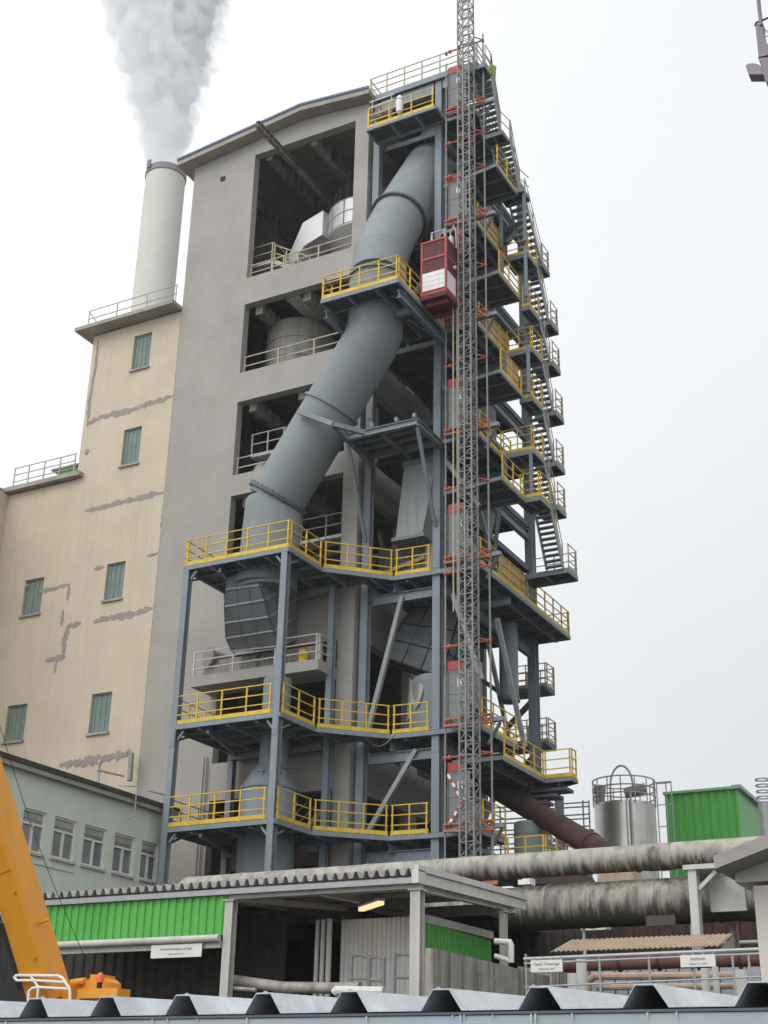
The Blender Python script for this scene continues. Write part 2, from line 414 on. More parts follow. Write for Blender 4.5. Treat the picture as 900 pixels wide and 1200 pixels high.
def inner_rail(z, x0, x1, h, y=YW+.25, col='rail_grey'):
    mb = MB(); rail(mb, [(x0, y), (x1, y)], z, h=h, toe=False, pw=.06, rw=.045, step=1.9, bars=2)
    return build('railing', mb, col, tower)
inner_rail(35.75, PX0, PX1, .85, col='pale_yellow'); inner_rail(30.65, PX0, PX1, .95, col='pale_yellow'); inner_rail(25.5, PX0, PX1, .95)
# walkways seen in the open bays
def bay_walkway(label, x0, x1, y0, y1, z, stair_to=None, col='pale_yellow'):
    t = thing('walkway', label, 'walkway', ((x0+x1)/2, y0, z), 'railed gangways in the open bays')
    d = MB().box(x0, x1, y0, y1, z-.14, z)
    build('deck', d, 'canopy_white', t)
    r = MB(); rail(r, [(x0, y0), (x1, y0)], z, h=1.0, toe=False, pw=.05, rw=.04, bars=2, step=1.1); rail(r, [(x1, y0), (x1, y1)], z, h=1.0, toe=False, pw=.05, rw=.04, bars=2)
    build('railing', r, col, t)
    leg = MB(); leg.box(x1-.1, x1, y0, y0+.1, z-1.6, z-.14); build('post', leg, 'canopy_white', t)
    if stair_to:
        s = MB(); p, q = V((x1+.02, y0+.1, z-.08)), V(stair_to)
        for off in (0, .7): s.beam(p + V((0,off,0)), q + V((0,off,0)), .05, .22)
        nn = 7
        for k in range(nn): c = p + (q-p)*((k+.5)/nn); s.box(c.x-.1, c.x+.1, c.y+.03, c.y+.67, c.z-.02, c.z+.02)
        for hh in (.5, .95): s.beam(p + V((0,0,hh)), q + V((0,0,hh)), .04)
        for k in range(4): c = p + (q-p)*(k/3); s.beam(c, c + V((0,0,.95)), .045)
        build('stair', s, col, t)
    return t
bay_walkway('pale railed walkway with a short stair in the topmost open bay of the concrete tower', -32.4, -30.9, 45.3, 46.4, 37.1, (-28.9, 45.4, 35.75))
gw = thing('walkway', 'pale gangway running back into the second open bay above the round grey tank', 'walkway', (-29.3, 47, 33.4), 'railed gangways in the open bays')
gp0 = onY(336, 349, 44.95); build('deck', MB().box(gp0.x, gp0.x+.75, 44.9, 51, gp0.z-.14, gp0.z), 'canopy_white', gw)
r = MB(); rail(r, [(gp0.x+.7, 44.95), (gp0.x+.7, 51)], gp0.z, h=1.0, toe=False, pw=.05, rw=.04, bars=2, step=1.2); build('railing', r, 'pale_yellow', gw)
bay_walkway('small railed gangway half way up the third open bay beside the big sloping duct', -31.4, -29.6, 45.2, 46.0, 26.8, None, 'rail_grey')
bay_walkway('rusty railed gangway in the open bay just behind the lower bend of the big duct', -29.2, -26.6, 46.2, 47.0, 22.6, None, 'rail_grey')

# silver elbow duct, top bay
e = thing('silver_duct', 'shiny aluminium clad elbow duct inside the topmost open bay', 'duct', (-28, 47.5, 35.75))
vc = (-27.3, 48.0, 0)
build('drum', MB().lathe(vc, [(1.1,37.7),(1.95,38.5),(1.95,40.0),(1.6,40.25),(.7,40.3)], 28), 'silver', e)
build('top_pipe', MB().lathe((-26.9,47.8,0), [(.62,40.2),(.62,41.4),(.4,41.5)], 24), 'silver', e)
ia = [V((-28.9,46.4,38.6)), V((-28.9,46.4,40.0)), V((-28.6,47.9,40.0)), V((-28.6,47.9,38.6))]; ib = [V((-31.0,46.6,36.7)), V((-31.1,46.6,37.6)), V((-30.9,47.7,37.6)), V((-30.8,47.7,36.7))]
im = [V((-29.9,46.35,38.2)), V((-30.0,46.35,39.6)), V((-29.8,47.9,39.6)), V((-29.7,47.9,38.2))]
mb = MB(); mb.add(ia+im+ib, [(0,1,2,3),(11,10,9,8)] + [(o+i, o+4+i, o+4+(i+1)%4, o+(i+1)%4) for o in (0,4) for i in range(4)]); build('inlet_chute', mb, 'silver', e)
mb = MB(True)
for z in (38.55, 39.25, 39.95): mb.lathe(vc, [(1.965,z),(1.965,z+.05)], 28)
build('seam_band', mb, 'tank', e)
mb = MB(True)
for k in range(14): a = 2*math.pi*k/14+.1; x, y = vc[0]+1.96*math.cos(a), vc[1]+1.96*math.sin(a); mb.box(x-.02,x+.02,y-.02,y+.02,38.6,39.95)
build('upright_seam', mb, 'tank', e)
rg = MB(); pts = [(vc[0]+1.7*math.cos(a), vc[1]+1.7*math.sin(a)) for a in [math.pi*(.75+.1*k) for k in range(9)]]; rail(rg, pts, 40.15, h=.9, toe=False, pw=.04, rw=.035, bars=2, step=.6); build('guard_rail', rg, 'rust', e)
build('lower_cone', MB().lathe(vc, [(1.75,35.9),(1.6,36.6),(1.15,37.6)], 28), 'silver', e)
build('base_ring', MB().lathe((-28.0,47.6,35.6), [(1.9,0),(1.9,.5)], 32), 'rust', e)
tk = thing('storage_tank', 'round grey lagged tank standing in the second open bay from the top', 'tank', (-30.6, 47.6, 30.6))
build('shell', MB().lathe((-30.6,47.6,30.5), [(1.62,0),(1.62,3.55),(1.5,3.7),(.6,3.9),(0.02,3.95)], 40), 'tank', tk)
b_ = MB(True)
for z in (1.6, 2.6): b_.lathe((-30.6,47.6,30.5+z), [(1.66,0),(1.66,.08)], 40)
build('hoop', b_, 'tank', tk)
build('outlet', MB().tube([(-29.2,47.3,31.4),(-27.6,46.6,31.2)], .35, 16), 'tank', tk)
pp = thing('pipe_run', 'loose dark pipes and valves crossing the third open bay behind its railing', 'pipes', (-30, 46, 25.5))
mb = MB(True)
for i in range(5):
    z = 25.7 + random.random()*2.6; x = -31.5 + i*1.1; mb.tube([(x,46.5,24.6),(x,46.5,z),(x+1.2,46.8,z),(x+1.2,46.8,28.6)], .09+.05*random.random(), 8)
build('pipe', mb, 'tank', pp)
build('valve', MB().lathe((-31.1,45.8,25.6), [(.35,0),(.45,.5),(.3,.9),(.1,1.1)], 14), 'rail_grey', pp)

rc = random.Random(11)
for lab, zb, zt_, yy in (('cluster of dark pipes and a cabinet at the back of the topmost open bay', 35.3, 41.5, 50.5), ('rusty pipes and a cabinet behind the round grey tank', 30.1, 33.5, 51.0), ('tangle of pipes and ducts deep inside the third open bay', 25.0, 28.4, 49.0), ('pipes and ducts deep inside the fourth open bay behind the big duct', 19.2, 23.8, 49.0)):
    t = thing('bay_equipment', lab, 'equipment', (-30, yy, zb), 'pipework inside the open bays of the concrete tower')
    mb = MB(True)
    for k in range(6):
        x = -33.5 + k*1.25 + rc.random()*.4; z = zb + (zt_-zb)*(.35+.5*rc.random()); r_ = .08 + .16*rc.random()
        mb.tube([(x,yy,zb),(x,yy,z),(x+.8+rc.random(),yy+.4,z+.3),(x+.8+rc.random(),yy+.4,zt_)], r_, 10)
    build('pipe', mb, 'tank', t)
    cbm = MB(True)
    for k in range(2): x = -33.0 + 4.2*k + rc.random(); cbm.box(x, x+.9, yy-1.2, yy-.7, zb, zb+1.5+.5*rc.random())
    build('cabinet', cbm, 'rail_grey', t)
    bmx = MB(); zz = zb + (zt_-zb)*.6; bmx.ibeam((-34.5,yy-.8,zz),(-26.5,yy-.8,zz),.16,.26,.02); build('girder', bmx, 'steel_dark', t)
# balcony under the ribbed box
bal = thing('wall_balcony', 'pale railed concrete balcony on the tower front below the ribbed duct box', 'balcony', (-29, 43, 15.4))
build('slab', MB().box(-32.0, -26.05, 42.95, YW-.01, 15.52, 15.95), 'concrete', bal)
r = MB(); rail(r, [(-32.0,43.0),(-26.1,43.0),(-26.1,44.3)], 15.95, h=1.05, toe=False, pw=.06, rw=.045, step=1.7); build('railing', r, 'canopy_white', bal)
build('parapet', MB().box(-31.9,-26.3,43.6,43.7,15.955,16.75), 'concrete_dirty', bal)
yb = thing('yellow_canister', 'small yellow plastic canister standing on the pale concrete balcony', 'canister', (-26.95, 43.3, 15.96))
build('body', MB().lathe((-26.95,43.3,15.96), [(.18,0),(.2,.05),(.2,.45),(.15,.52)], 16), 'yellow', yb)
build('cap', MB().lathe((-26.95,43.3,16.485), [(.07,0),(.07,.06)], 10), 'yellow', yb)
vb = thing('inspection_pipe', 'short round pipe stub with flange on the tower wall left of the ribbed duct box', 'pipe', (-31.6, YW, 17))
build('stub', MB().tube([(-31.2,YW+.2,16.9),(-31.6,43.5,16.9)], .3, 16), 'tank', vb); build('flange', MB().tube([(-31.58,43.55,16.9),(-31.62,43.45,16.9)], .42, 16), 'tank', vb)
for x0, x1, z0, z1 in ((-31.7,-29.9,16.0,17.1),):
    pass
# window strip with frame below the lower concrete band
fr = MB(); 
for z in (15.98, 16.5, 17.05): fr.box(-29.6, -26.2, 45.2, 45.3, z, z+.08)
for x in (-29.5, -28.4, -27.3): fr.box(x, x+.1, 45.15, 45.25, 15.95, 17.15)
build('window_bars', fr, 'concrete_dirty', tower)
lo = MB(True)
for z in (6.4, 7.5, 8.6): lo.box(PX0, PX1, 45.4, 45.6, z, z+.7)
build('lower_boards', lo, 'brown_wall', tower)
st = MB()
for k in range(8): st.box(-28.6+k*.28, -28.3+k*.28, 45.7, 46.5, 9.6+k*.24, 9.66+k*.24)
st.beam((-28.7,45.7,9.5),(-26.3,45.7,11.5),.06,.2); st.beam((-28.7,45.7,10.5),(-26.3,45.7,12.5),.05); st.beam((-28.7,45.7,10.0),(-26.3,45.7,12.0),.04)
build('inner_stair', st, 'rail_grey', tower)
dp = MB(True)
dp.tube([(-32.05,44.28,GZ),(-32.05,44.28,13)], .05, 8); dp.tube([(-31.9,44.28,GZ),(-31.9,44.28,13)], .035, 8)
build('drain_pipe', dp, 'rail_grey', tower)

# ------------------------------------------------------------------ beige building
def wall_y(mb, x0, x1, z0, z1, y, holes, depth=.18):
    xs = sorted({x0, x1, *[h[0] for h in holes], *[h[1] for h in holes]}); zs = sorted({z0, z1, *[h[2] for h in holes], *[h[3] for h in holes]})
    for i in range(len(xs)-1):
        for j in range(len(zs)-1):
            cx, cz = (xs[i]+xs[i+1])/2, (zs[j]+zs[j+1])/2
            if any(h[0] < cx < h[1] and h[2] < cz < h[3] for h in holes): continue
            mb.add([(xs[i],y,zs[j]),(xs[i+1],y,zs[j]),(xs[i+1],y,zs[j+1]),(xs[i],y,zs[j+1])], [(0,1,2,3)])
    for a, b, c, d in holes:
        mb.add([(a,y,c),(b,y,c),(b,y,d),(a,y,d),(a,y+depth,c),(b,y+depth,c),(b,y+depth,d),(a,y+depth,d)], [(0,4,5,1),(1,5,6,2),(2,6,7,3),(3,7,4,0)])
YB = YW + .05
beige = thing('beige_building', 'tall windowed beige rendered block with grey cement repairs, left of the raw concrete tower', 'building', (-38, YB, GZ))
wins = [(-38.13,-37.07,32.4,34.3),(-38.14,-37.1,27.3,29.2),(-38.28,-37.24,20.67,22.43),(-43.08,-41.95,20.66,22.43),(-38.33,-37.23,14.62,16.38),(-43.13,-41.97,14.74,16.4)]
bw = MB(); XT = -40.72; XBL = -44.9
wall_y(bw, XT, XL-.04, 27.15, 35.0, YB, wins[:2]); wall_y(bw, XBL, XL-.04, GZ, 27.15, YB, wins[2:])
bw.add([(XT,YB,27.15),(XT,YB,35),(XT,56,35),(XT,56,27.15)], [(0,1,2,3)])
bw.add([(XBL,YB,GZ),(XBL,YB,27.15),(XBL,36,27.15),(XBL,36,GZ)], [(0,1,2,3)])
bw.add([(XBL,YB,27.1),(XT,YB,27.1),(XT,56,27.1),(XBL,56,27.1)], [(0,1,2,3)])
bw.add([(XT,YB,35),(XL,YB,35),(XL,56,35),(XT,56,35)], [(0,1,2,3)])
bw.box(-60, XBL-.02, 36, 56, GZ, 27.0)
build('wall', bw, 'beige', beige)
up = MB().box(-41.35, XL-.06, YB-.75, 56, 35.05, 35.25); uo = build('roof', up, 'soffit', beige)
r = MB(); rail(r, [(-40.9, YB-.4), (XL-.1, YB-.4)], 35.34, h=.95, toe=False, pw=.04, rw=.035, bars=2, step=2.0); r.beam((-40.9,YB-.4,36.29),(-40.5,YB+.5,35.4),.035); build('railing', r, 'rail_grey', uo)
lo_ = MB().box(XBL-.1, XT+.4, YB-.35, 56, 27.2, 27.42); lo_.box(-62, XBL-.1, 35.5, 56, 27.1, 27.38)
lr = build('low_roof', lo_, 'soffit', beige)
r = MB(); rail(r, [(-44.7, YB-.1), (-40.8, YB-.1)], 27.42, h=1.1, toe=False, pw=.045, rw=.04, bars=3, step=1.0); build('railing', r, 'rail_grey', lr)
for a, b, c, d in wins:
    w = build('window', MB().box(a-.06, b+.06, YB-.1, YB+.1, c-.10, c-.003), 'soffit', beige)
    fr = MB(); t = .07
    for q in ((a,a+t,c,d),(b-t,b,c,d),(a+t,b-t,c,c+t),(a+t,b-t,d-t,d)): fr.box(q[0], q[1], YB+.08, YB+.16, q[2], q[3])
    build('frame', fr, 'teal', w)
    sh = MB(); nb = 7
    for k in range(nb): xx = a+t+(b-a-2*t)*k/nb; sh.box(xx+.006, xx+(b-a-2*t)/nb-.006, YB+.11+.012*(k % 2), YB+.17, c+t, d-t)
    build('shutter_board', sh, 'teal', w)
PL = [0]
def patch(px, w, jag=.75, sub=15, Y=YB, m='repair', parent=beige):
    """ragged cement repair: a thin raised slab following a crack"""
    ph = random.random()*6; w *= .6; pts = [onY(x, y, Y) for x, y in px]; fine = []
    for i in range(len(pts)-1):
        for k in range(sub): fine.append(pts[i].lerp(pts[i+1], k/sub))
    fine.append(pts[-1]); up_, dn_ = [], []
    for i, p in enumerate(fine):
        d = (fine[min(i+1, len(fine)-1)] - fine[max(i-1, 0)]).normalized(); n = V((-d.z, 0, d.x))
        e = min(1, .3 + .7*min(i, len(fine)-1-i)/6)
        f1 = .55 + .12*math.sin(i*.31+ph) + .10*math.sin(i*.91+2*ph) + .42*(random.random()-.5)
        f2 = .55 + .12*math.sin(i*.23+3*ph) + .10*math.sin(i*1.13+ph) + .42*(random.random()-.5)
        up_.append(p + n*w*e*f1); dn_.append(p - n*w*e*f2)
    mb = MB(); k = len(fine); PL[0] += .0012
    vs = [V((p.x, Y-.006-PL[0], p.z)) for p in up_+dn_] + [V((p.x, Y, p.z)) for p in up_+dn_]
    fs = [(i, k+i, k+i+1, i+1) for i in range(k-1)] + [(i, i+1, 2*k+i+1, 2*k+i) for i in range(k-1)] + [(k+i, 3*k+i, 3*k+i+1, k+i+1) for i in range(k-1)]
    mb.add(vs, fs); return build('repair_patch', mb, m, parent)
patch([(102,497),(118,489),(150,482),(180,472),(204,463)], .42)
patch([(99,599),(130,592),(160,584),(192,577)], .36)
patch([(110,729),(130,724),(155,720),(179,713)], .42)
patch([(46,693),(62,690),(82,685)], .32); patch([(81,686),(79,704)], .30); patch([(74,714),(72,734)], .28)
patch([(95,730),(80,734),(76,750),(74,768)], .36); patch([(53,774),(66,772),(77,769)], .38); patch([(66,774),(64,789)], .26)
patch([(110,667),(122,664)], .3); patch([(28,688),(33,685)], .2); patch([(172,652),(185,648)], .25)
patch([(70,897),(95,893),(120,889),(150,884)], .5)
patch([(101,533),(103,526)], .35, jag=.2); patch([(115,400),(112,430),(105,470),(102,500)], .22, sub=10)
patch([(192,590),(189,640),(184,700)], .35, sub=10, jag=.7)
build('shadow_line_strip', MB().box(XL-.06, XL-.005, YB-.03, YB+.2, GZ, 35.0), 'repair', beige)  # solid dark strip stands in for the shadow line beside the tower
sl = MB().tube([onY(152,915,43.9), onY(154,884,43.9), onY(150,880,43.9)], .11, 12); build('downpipe', sl, 'tank', beige)
ga, gb_ = onY(68, 556, 45.4), onY(93, 545, 45.4)
gs = thing('roof_shed', 'small green sheet metal roof hut behind the railing of the low beige roof', 'hut', (ga.x, 45.4, 27.42))
build('wall', MB().corr((ga.x,45.4,27.42), (1,0,0), (0,0,gb_.z-27.5), gb_.x-ga.x, .2, .03), 'green', gs); build('roof', MB().box(ga.x-.3,gb_.x+.02,45.2,46.7,gb_.z-.07,gb_.z+.03), 'soffit', gs)
build('side_wall', MB().box(ga.x+.02,gb_.x-.02,45.46,46.6,27.42,gb_.z-.08), 'green', gs)

# ------------------------------------------------------------------ chimney and smoke
cx, cy = -52.75, 63.0
ch = thing('chimney', 'slender pale round factory chimney behind the beige block, smoking', 'chimney', (cx, cy, GZ))
ztop = onY(195, 196, 63).z - .65
build('shaft', MB().lathe((cx,cy,0), [(1.5,GZ),(1.42,50),(1.42,ztop-.5)], 56), 'chimney', ch)
build('rim', MB().lathe((cx,cy,ztop-.5), [(1.48,0),(1.48,.5),(1.25,.5),(1.25,-.6)], 56, cap=False), 'jib', ch)
build('lug', MB().box(cx-.55,cx-.25,cy-1.58,cy-1.46,ztop-.3,ztop+.35), 'jib', ch)
SM_H = 30.0
sm = MB(); prof = []; n = 40
vs, fs = [], []
AX, RK = -0.125, 0.225       # drift of the plume and growth of its radius per metre
for i in range(13):
    z = SM_H*i/12; r_ = 1.7 + RK*z + .35
    for j in range(n): a = 2*math.pi*j/n; vs.append((AX*z + r_*math.cos(a)*1.05, r_*math.sin(a)*1.05, z))
for i in range(12):
    for j in range(n): k = (j+1) % n; fs.append((i*n+j, i*n+k, (i+1)*n+k, (i+1)*n+j))
fs += [tuple(range(n))[::-1], tuple(12*n+j for j in range(n))]
sm.v = [V(p) + V((cx, cy, ztop-.45)) for p in vs]; sm.f = fs
ms = bpy.data.materials.new('steam_plume'); ms.use_nodes = True; nt = ms.node_tree; N = nt.nodes; L = nt.links
N.remove(N['Principled BSDF'])
pv = N.new('ShaderNodeVolumePrincipled'); L.new(pv.outputs[0], N['Material Output'].inputs['Volume'])
pv.inputs['Color'].default_value = (.92, .925, .935, 1); pv.inputs['Anisotropy'].default_value = .0
def math_(op, a, b=None, c=None, clamp=False):
    m = N.new('ShaderNodeMath'); m.operation = op; m.use_clamp = clamp
    for i, x in enumerate((a, b, c)):
        if x is None: continue
        if isinstance(x, (int, float)): m.inputs[i].default_value = x
        else: L.new(x, m.inputs[i])
    return m.outputs[0]
tc = N.new('ShaderNodeTexCoord'); sx = N.new('ShaderNodeSeparateXYZ'); L.new(tc.outputs['Object'], sx.inputs[0])
zz = sx.outputs['Z']; rr = math_('MULTIPLY_ADD', zz, RK, 1.4)
xx = math_('SUBTRACT', sx.outputs['X'], math_('MULTIPLY', zz, AX))
rad = math_('DIVIDE', math_('SQRT', math_('ADD', math_('POWER', math_('ABSOLUTE', xx), 2.0), math_('POWER', math_('ABSOLUTE', sx.outputs['Y']), 2.0))), rr)
n1 = N.new('ShaderNodeTexNoise'); n1.inputs['Scale'].default_value = .75; n1.inputs['Detail'].default_value = 7; n1.inputs['Roughness'].default_value = .62
n1.inputs['Distortion'].default_value = .25
L.new(tc.outputs['Object'], n1.inputs['Vector'])
n2 = N.new('ShaderNodeTexVoronoi'); n2.inputs['Scale'].default_value = .72; n2.feature = 'SMOOTH_F1'; n2.inputs['Smoothness'].default_value = .35
wv = N.new('ShaderNodeVectorMath'); wv.operation = 'MULTIPLY_ADD'; wv.inputs[1].default_value = (1.1,1.1,1.1); L.new(n1.outputs['Color'], wv.inputs[0]); L.new(tc.outputs['Object'], wv.inputs[2]); L.new(wv.outputs[0], n2.inputs['Vector'])
puff = math_('SUBTRACT', .5, n2.outputs['Distance'])
edge = math_('SUBTRACT', math_('ADD', 0.88, math_('ADD', math_('MULTIPLY', math_('SUBTRACT', n1.outputs['Fac'], .5), .9), math_('MULTIPLY', puff, .55))), rad)
dens = math_('MULTIPLY', math_('MULTIPLY', edge, 7.0, clamp=True), math_('SUBTRACT', 3.2, math_('MULTIPLY', zz, .07)))
L.new(dens, pv.inputs['Density'])
smo = build('smoke_plume', sm, ms, loc=(cx, cy, ztop-.45)); tag(smo, 'billowing grey steam plume rising from the chimney top', 'smoke', kind='stuff')

# ------------------------------------------------------------------ steel access frame
frame = thing('steel_tower', 'blue grey steel tower of columns and yellow railed platforms carrying the big duct', 'steel tower', (-22, 44.5, GZ))
def column(x, y, z0, z1, w=.32, d=.34):
    mb = MB(); t = .035
    mb.box(x-w/2, x+w/2, y-d/2, y-d/2+t, z0, z1); mb.box(x-w/2, x+w/2, y+d/2-t, y+d/2, z0, z1)
    mb.box(x-.02, x+.02, y-d/2+t-.001, y+d/2-t+.001, z0, z1)
    o = build('column', mb, 'steel', frame)
    sp = MB(True); z = z0 + 7
    while z < z1 - 2:
        sp.box(x-w/2+.03, x+w/2-.03, y-d/2-.02, y-d/2-.002, z-.35, z+.35); z += 7.3
    if sp.v: build('splice_plate', sp, 'steel', o)
    return o
L1, L2, L3 = 9.3, 13.08, 19.45
XS, YE = -19.95, 47.9
column(-30.42, 40.1, GZ, L3-.2, .26, .28); column(-25.92, 40.1, GZ, L3-.2, .26, .28)
column(-30.42, 43.95, GZ, L2-.2, .25, .28); column(-26.05, 43.9, GZ, L3-.2, .25, .28)
column(-25.02, 44.75, GZ, 43.6); column(-21.82, 44.72, GZ, 43.9)
column(-21.65, 54.0, GZ, 43.6, .38, .42); column(-25.0, 54.0, GZ, 43.6)
column(-20.6, 53.9, GZ, 12.3, .3, .3)
def wing(z, x1, y0, y1, **k):
    poly = [(-21.62, y0), (x1, y0), (x1, y1), (-21.62, y1)]
    return platform(frame, poly, z, [[(x1, y0+.1), (x1, y1)], ], **k)
def body(z, y0=45.0): return platform(frame, [(-24.8,y0),(-21.64,y0),(-21.64,53.75),(-24.8,53.75)], z, None, fh=.25, cross=1.0, fm='steel_dark')
lower_poly = lambda ye, xe=XS: [(-30.55,40.0),(-25.75,40.0),(-25.7,42.35),(-23.6,44.4),(-22.05,44.48),(xe,44.48),(xe,ye),(-21.5,ye),(-21.5,53.8),(-24.8,53.8),(-24.8,44.25),(-30.55,44.25)]
for z, ye in ((L1, 46.7), (L2, YE), (L3, 54.15)):
    rails = [[(-30.55,44.2),(-30.55,40.0)], [(-30.5,40.0),(-26.15 if z < 19 else -25.75,40.0)], [(-25.75,40.05),(-25.7,42.3)], [(-25.66,42.4),(-23.65,44.38)], [(-23.55,44.4),(-22.05,44.48)], [(XS,44.55),(XS,ye)]]
    ply = [((XS-.03, 46.6),(XS-.03, 49.2))] if z == L3 else None
    if z == L3: rails.append([(XS,54.15),(-21.0,54.15)])
    platform(frame, lower_poly(ye), z, rails, fh=.17, ply=ply)
# brackets under the lower platforms: edge knees
kb = MB(True)
for z in (L1, L2, L3):
    for (a, b) in (((-30.42,40.25),(-30.42,40.9)),((-25.92,40.25),(-25.92,40.9)),((-30.25,40.1),(-30.0,40.1)),((-26.1,40.1),(-26.35,40.1))):
        kb.beam((*a, z-.55), (*b, z-.25), .08, .08)
    kb.ibeam((-30.4,43.7,z-.40),(-26.2,43.7,z-.40),.14,.24,.025); kb.beam((-30.0,43.6,z-.35),(-29.0,40.2,z-.35),.10,.14)
    kb.ibeam((-23.7,44.6,z-.42),(-22.6,53,z-.42),.18,.3,.03)
build('bracket', kb, 'steel', frame)
mains = [41.3, 35.25, 30.2, 25.05]
subs = [37.9, 32.4, 27.65, 22.87]
plys = {35.25: [((XS-.03,45.9),(XS-.03,47.85))], 30.2: [((XS-.03,45.8),(XS-.03,47.85))]}
for z in mains:
    wing(z, XS, 44.5, YE, ply=plys.get(z)); body(z)
for z in subs[1:]: body(z, 47.2)
for z in subs:
    ply = [((-18.97,45.2),(-18.97,46.5))] if z == 27.65 else None
    platform(frame, [(-21.6,44.75),(-18.95,44.4),(-18.95,46.75),(-21.6,46.75)], z, [[(-18.95,44.5),(-18.95,46.75)]], ply=ply)
platform(frame, [(-24.9,43.45),(-21.4,43.45),(-21.4,44.48),(-24.9,44.48)], 41.3, [[(-24.9,44.4),(-24.9,43.45)],[(-24.9,43.45),(-21.5,43.45)]])
Mz = 30.2
platform(frame, [(-24.9,40.15),(-21.4,40.15),(-21.4,44.3),(-24.9,44.3)], Mz, [[(-24.9,41.0),(-24.9,40.15)],[(-24.9,40.15),(-21.4,40.15)],[(-21.4,40.15),(-21.4,44.3)]], fh=.18,
         ply=[((-21.43,40.3),(-21.43,40.9)),((-21.43,43.2),(-21.43,44.1))])
mbk = MB(True); mbk.ibeam((-24.8,40.4,Mz-.6),(-24.8,44.5,Mz-.6),.2,.36,.03); mbk.ibeam((-21.5,40.4,Mz-.55),(-21.5,44.6,Mz-.55),.2,.36,.03)
mbk.ibeam((-24.7,41.8,Mz-.5),(-21.6,41.8,Mz-.5),.18,.3,.03); mbk.beam((-24.3,42.2,Mz-.5),(-22.8,43.9,Mz-.5),.14,.2); mbk.beam((-22.0,42.2,Mz-.5),(-21.6,43.9,Mz-.5),.14,.2)

build('bracket', mbk, 'steel', frame)
# bare support frame below
sp = MB(); z = 24.85
for (p, q) in (((-24.75,42.3),(-21.6,42.3)),((-24.75,42.3),(-24.75,44.6)),((-21.6,42.3),(-21.6,44.6)),((-23.2,42.3),(-23.2,46.2)),((-24.75,44.2),(-21.6,44.2))):
    sp.ibeam((*p, z), (*q, z), .2, .28, .03)
for x in (-24.7,-23.6,-22.5,-21.7): sp.beam((x,42.32,z+.22),(x,42.32,z+.4),.12,.16)
for y in (42.9, 43.5): sp.beam((-24.7,y,z),(-21.65,y,z),.08,.12)
sp.beam((-21.62,42.4,z-.15),(-21.85,44.5,z-3.5),.13,.13); sp.beam((-24.75,42.4,z-.15),(-25.0,44.5,z-3.6),.13,.13)
sp.beam(onY(349,482,40.8), onY(390,497,40.85), .14, .2); sp.beam(onY(390,497,40.85), onY(427,507,42.0), .14, .2); sp.beam(onY(390,497,40.85), (-24.75,43.0,z-.1), .14, .22); sp.beam((-24.75,43.0,z-.1), (-24.75,44.6,z-.3), .14, .22)
sfo = build('support_frame', sp, 'steel', frame); build('deck_plate', MB().box(-24.7,-21.65,42.4,45.0,24.85+.15,24.85+.19), 'grating', sfo)
# roof deck
platform(frame, [(-25.35,44.45),(-19.85,44.45),(-19.85,46.4),(-21.5,46.4),(-21.5,54),(-25.35,54)], 44.05, [[(-25.4,46.5),(-25.4,44.45)],[(-25.4,44.45),(-19.85,44.45)],[(-19.85,44.45),(-19.85,46.4)]], fh=.3, railmat='pale_yellow', toe=False)
rb = MB(True); rb.box(-24.8,-22.05,44.55,44.8,43.05,43.7); rb.box(-21.6,-20.0,44.55,44.75,43.2,43.7); rb.ibeam((-24.8,46.5,40.2),(-21.6,46.5,40.2),.25,.5,.03)
for zz_ in (18.7, 12.3, 8.6): rb.ibeam((-24.8,44.9,zz_),(-22.0,44.9,zz_),.22,.4,.03)
for zz_ in (40.6, 34.6, 29.5, 24.4, 18.8, 12.5): rb.ibeam((-21.7,44.9,zz_),(-21.7,53.8,zz_),.22,.45,.03); rb.ibeam((-21.6,47.6,zz_+.1),(-20.0,47.6,zz_+.1),.18,.3,.03)
build('beam', rb, 'steel', frame)
br = MB(True)
for p, q in (((-23.45,44.85,18.7),(-24.85,44.85,13.4)),((-22.75,44.85,12.5),(-24.85,44.85,9.4)),((-20.2,46.7,17.9),(-20.25,49.4,13.4)),((-21.6,47.6,24.3),(-21.6,51.2,19.6)),
             ((-21.6,50.2,12.4),(-21.6,46.2,8.0)),((-22.0,44.9,34),(-24.6,44.9,31)),((-21.6,46,40),(-21.6,50,36)),((-21.6,46,29.3),(-21.6,50,25.6)),((-21.5,44.9,24.2),(-20.1,44.9,22.0)),((-21.4,45.2,22.0),(-20.2,45.2,19.9)),((-21.4,45.2,18.6),(-20.2,45.2,15.0)),((-21.6,49,17.8),(-22.4,53.5,13.6)),((-20.1,47.4,24.4),(-21.6,49.5,21.2))):
    br.beam(p, q, .17, .17)
build('brace', br, 'brace_grey', frame)

# lower railed platform beside the green drum
platform(frame, [(-21.4,44.2),(-19.5,44.2),(-19.5,45.6),(-18.0,45.6),(-18.0,48.2),(-21.4,48.2)], 8.05, [[(-19.5,44.3),(-19.5,45.6)],[(-19.5,45.6),(-18.0,45.6)],[(-18.0,45.6),(-18.0,50)]])
# half level below L2 with its outrigger corner
zq = 12.05
platform(frame, [(-21.4,45.2),(-19.45,45.2),(-19.45,49.35),(-18.3,49.35),(-18.3,49.9),(-21.4,51.6)], zq, [[(-19.45,45.4),(-19.45,49.35)],[(-19.45,49.35),(-18.3,49.35)],[(-18.3,49.35),(-18.3,49.9)]])
tb = MB(True)
for k in range(3): tb.box(-20.2, -18.6-.42*k, 49.5, 50.3, zq-.46-.22*k, zq-.34-.22*k)
build('tapered_tread_block', tb, 'steel_dark', frame)

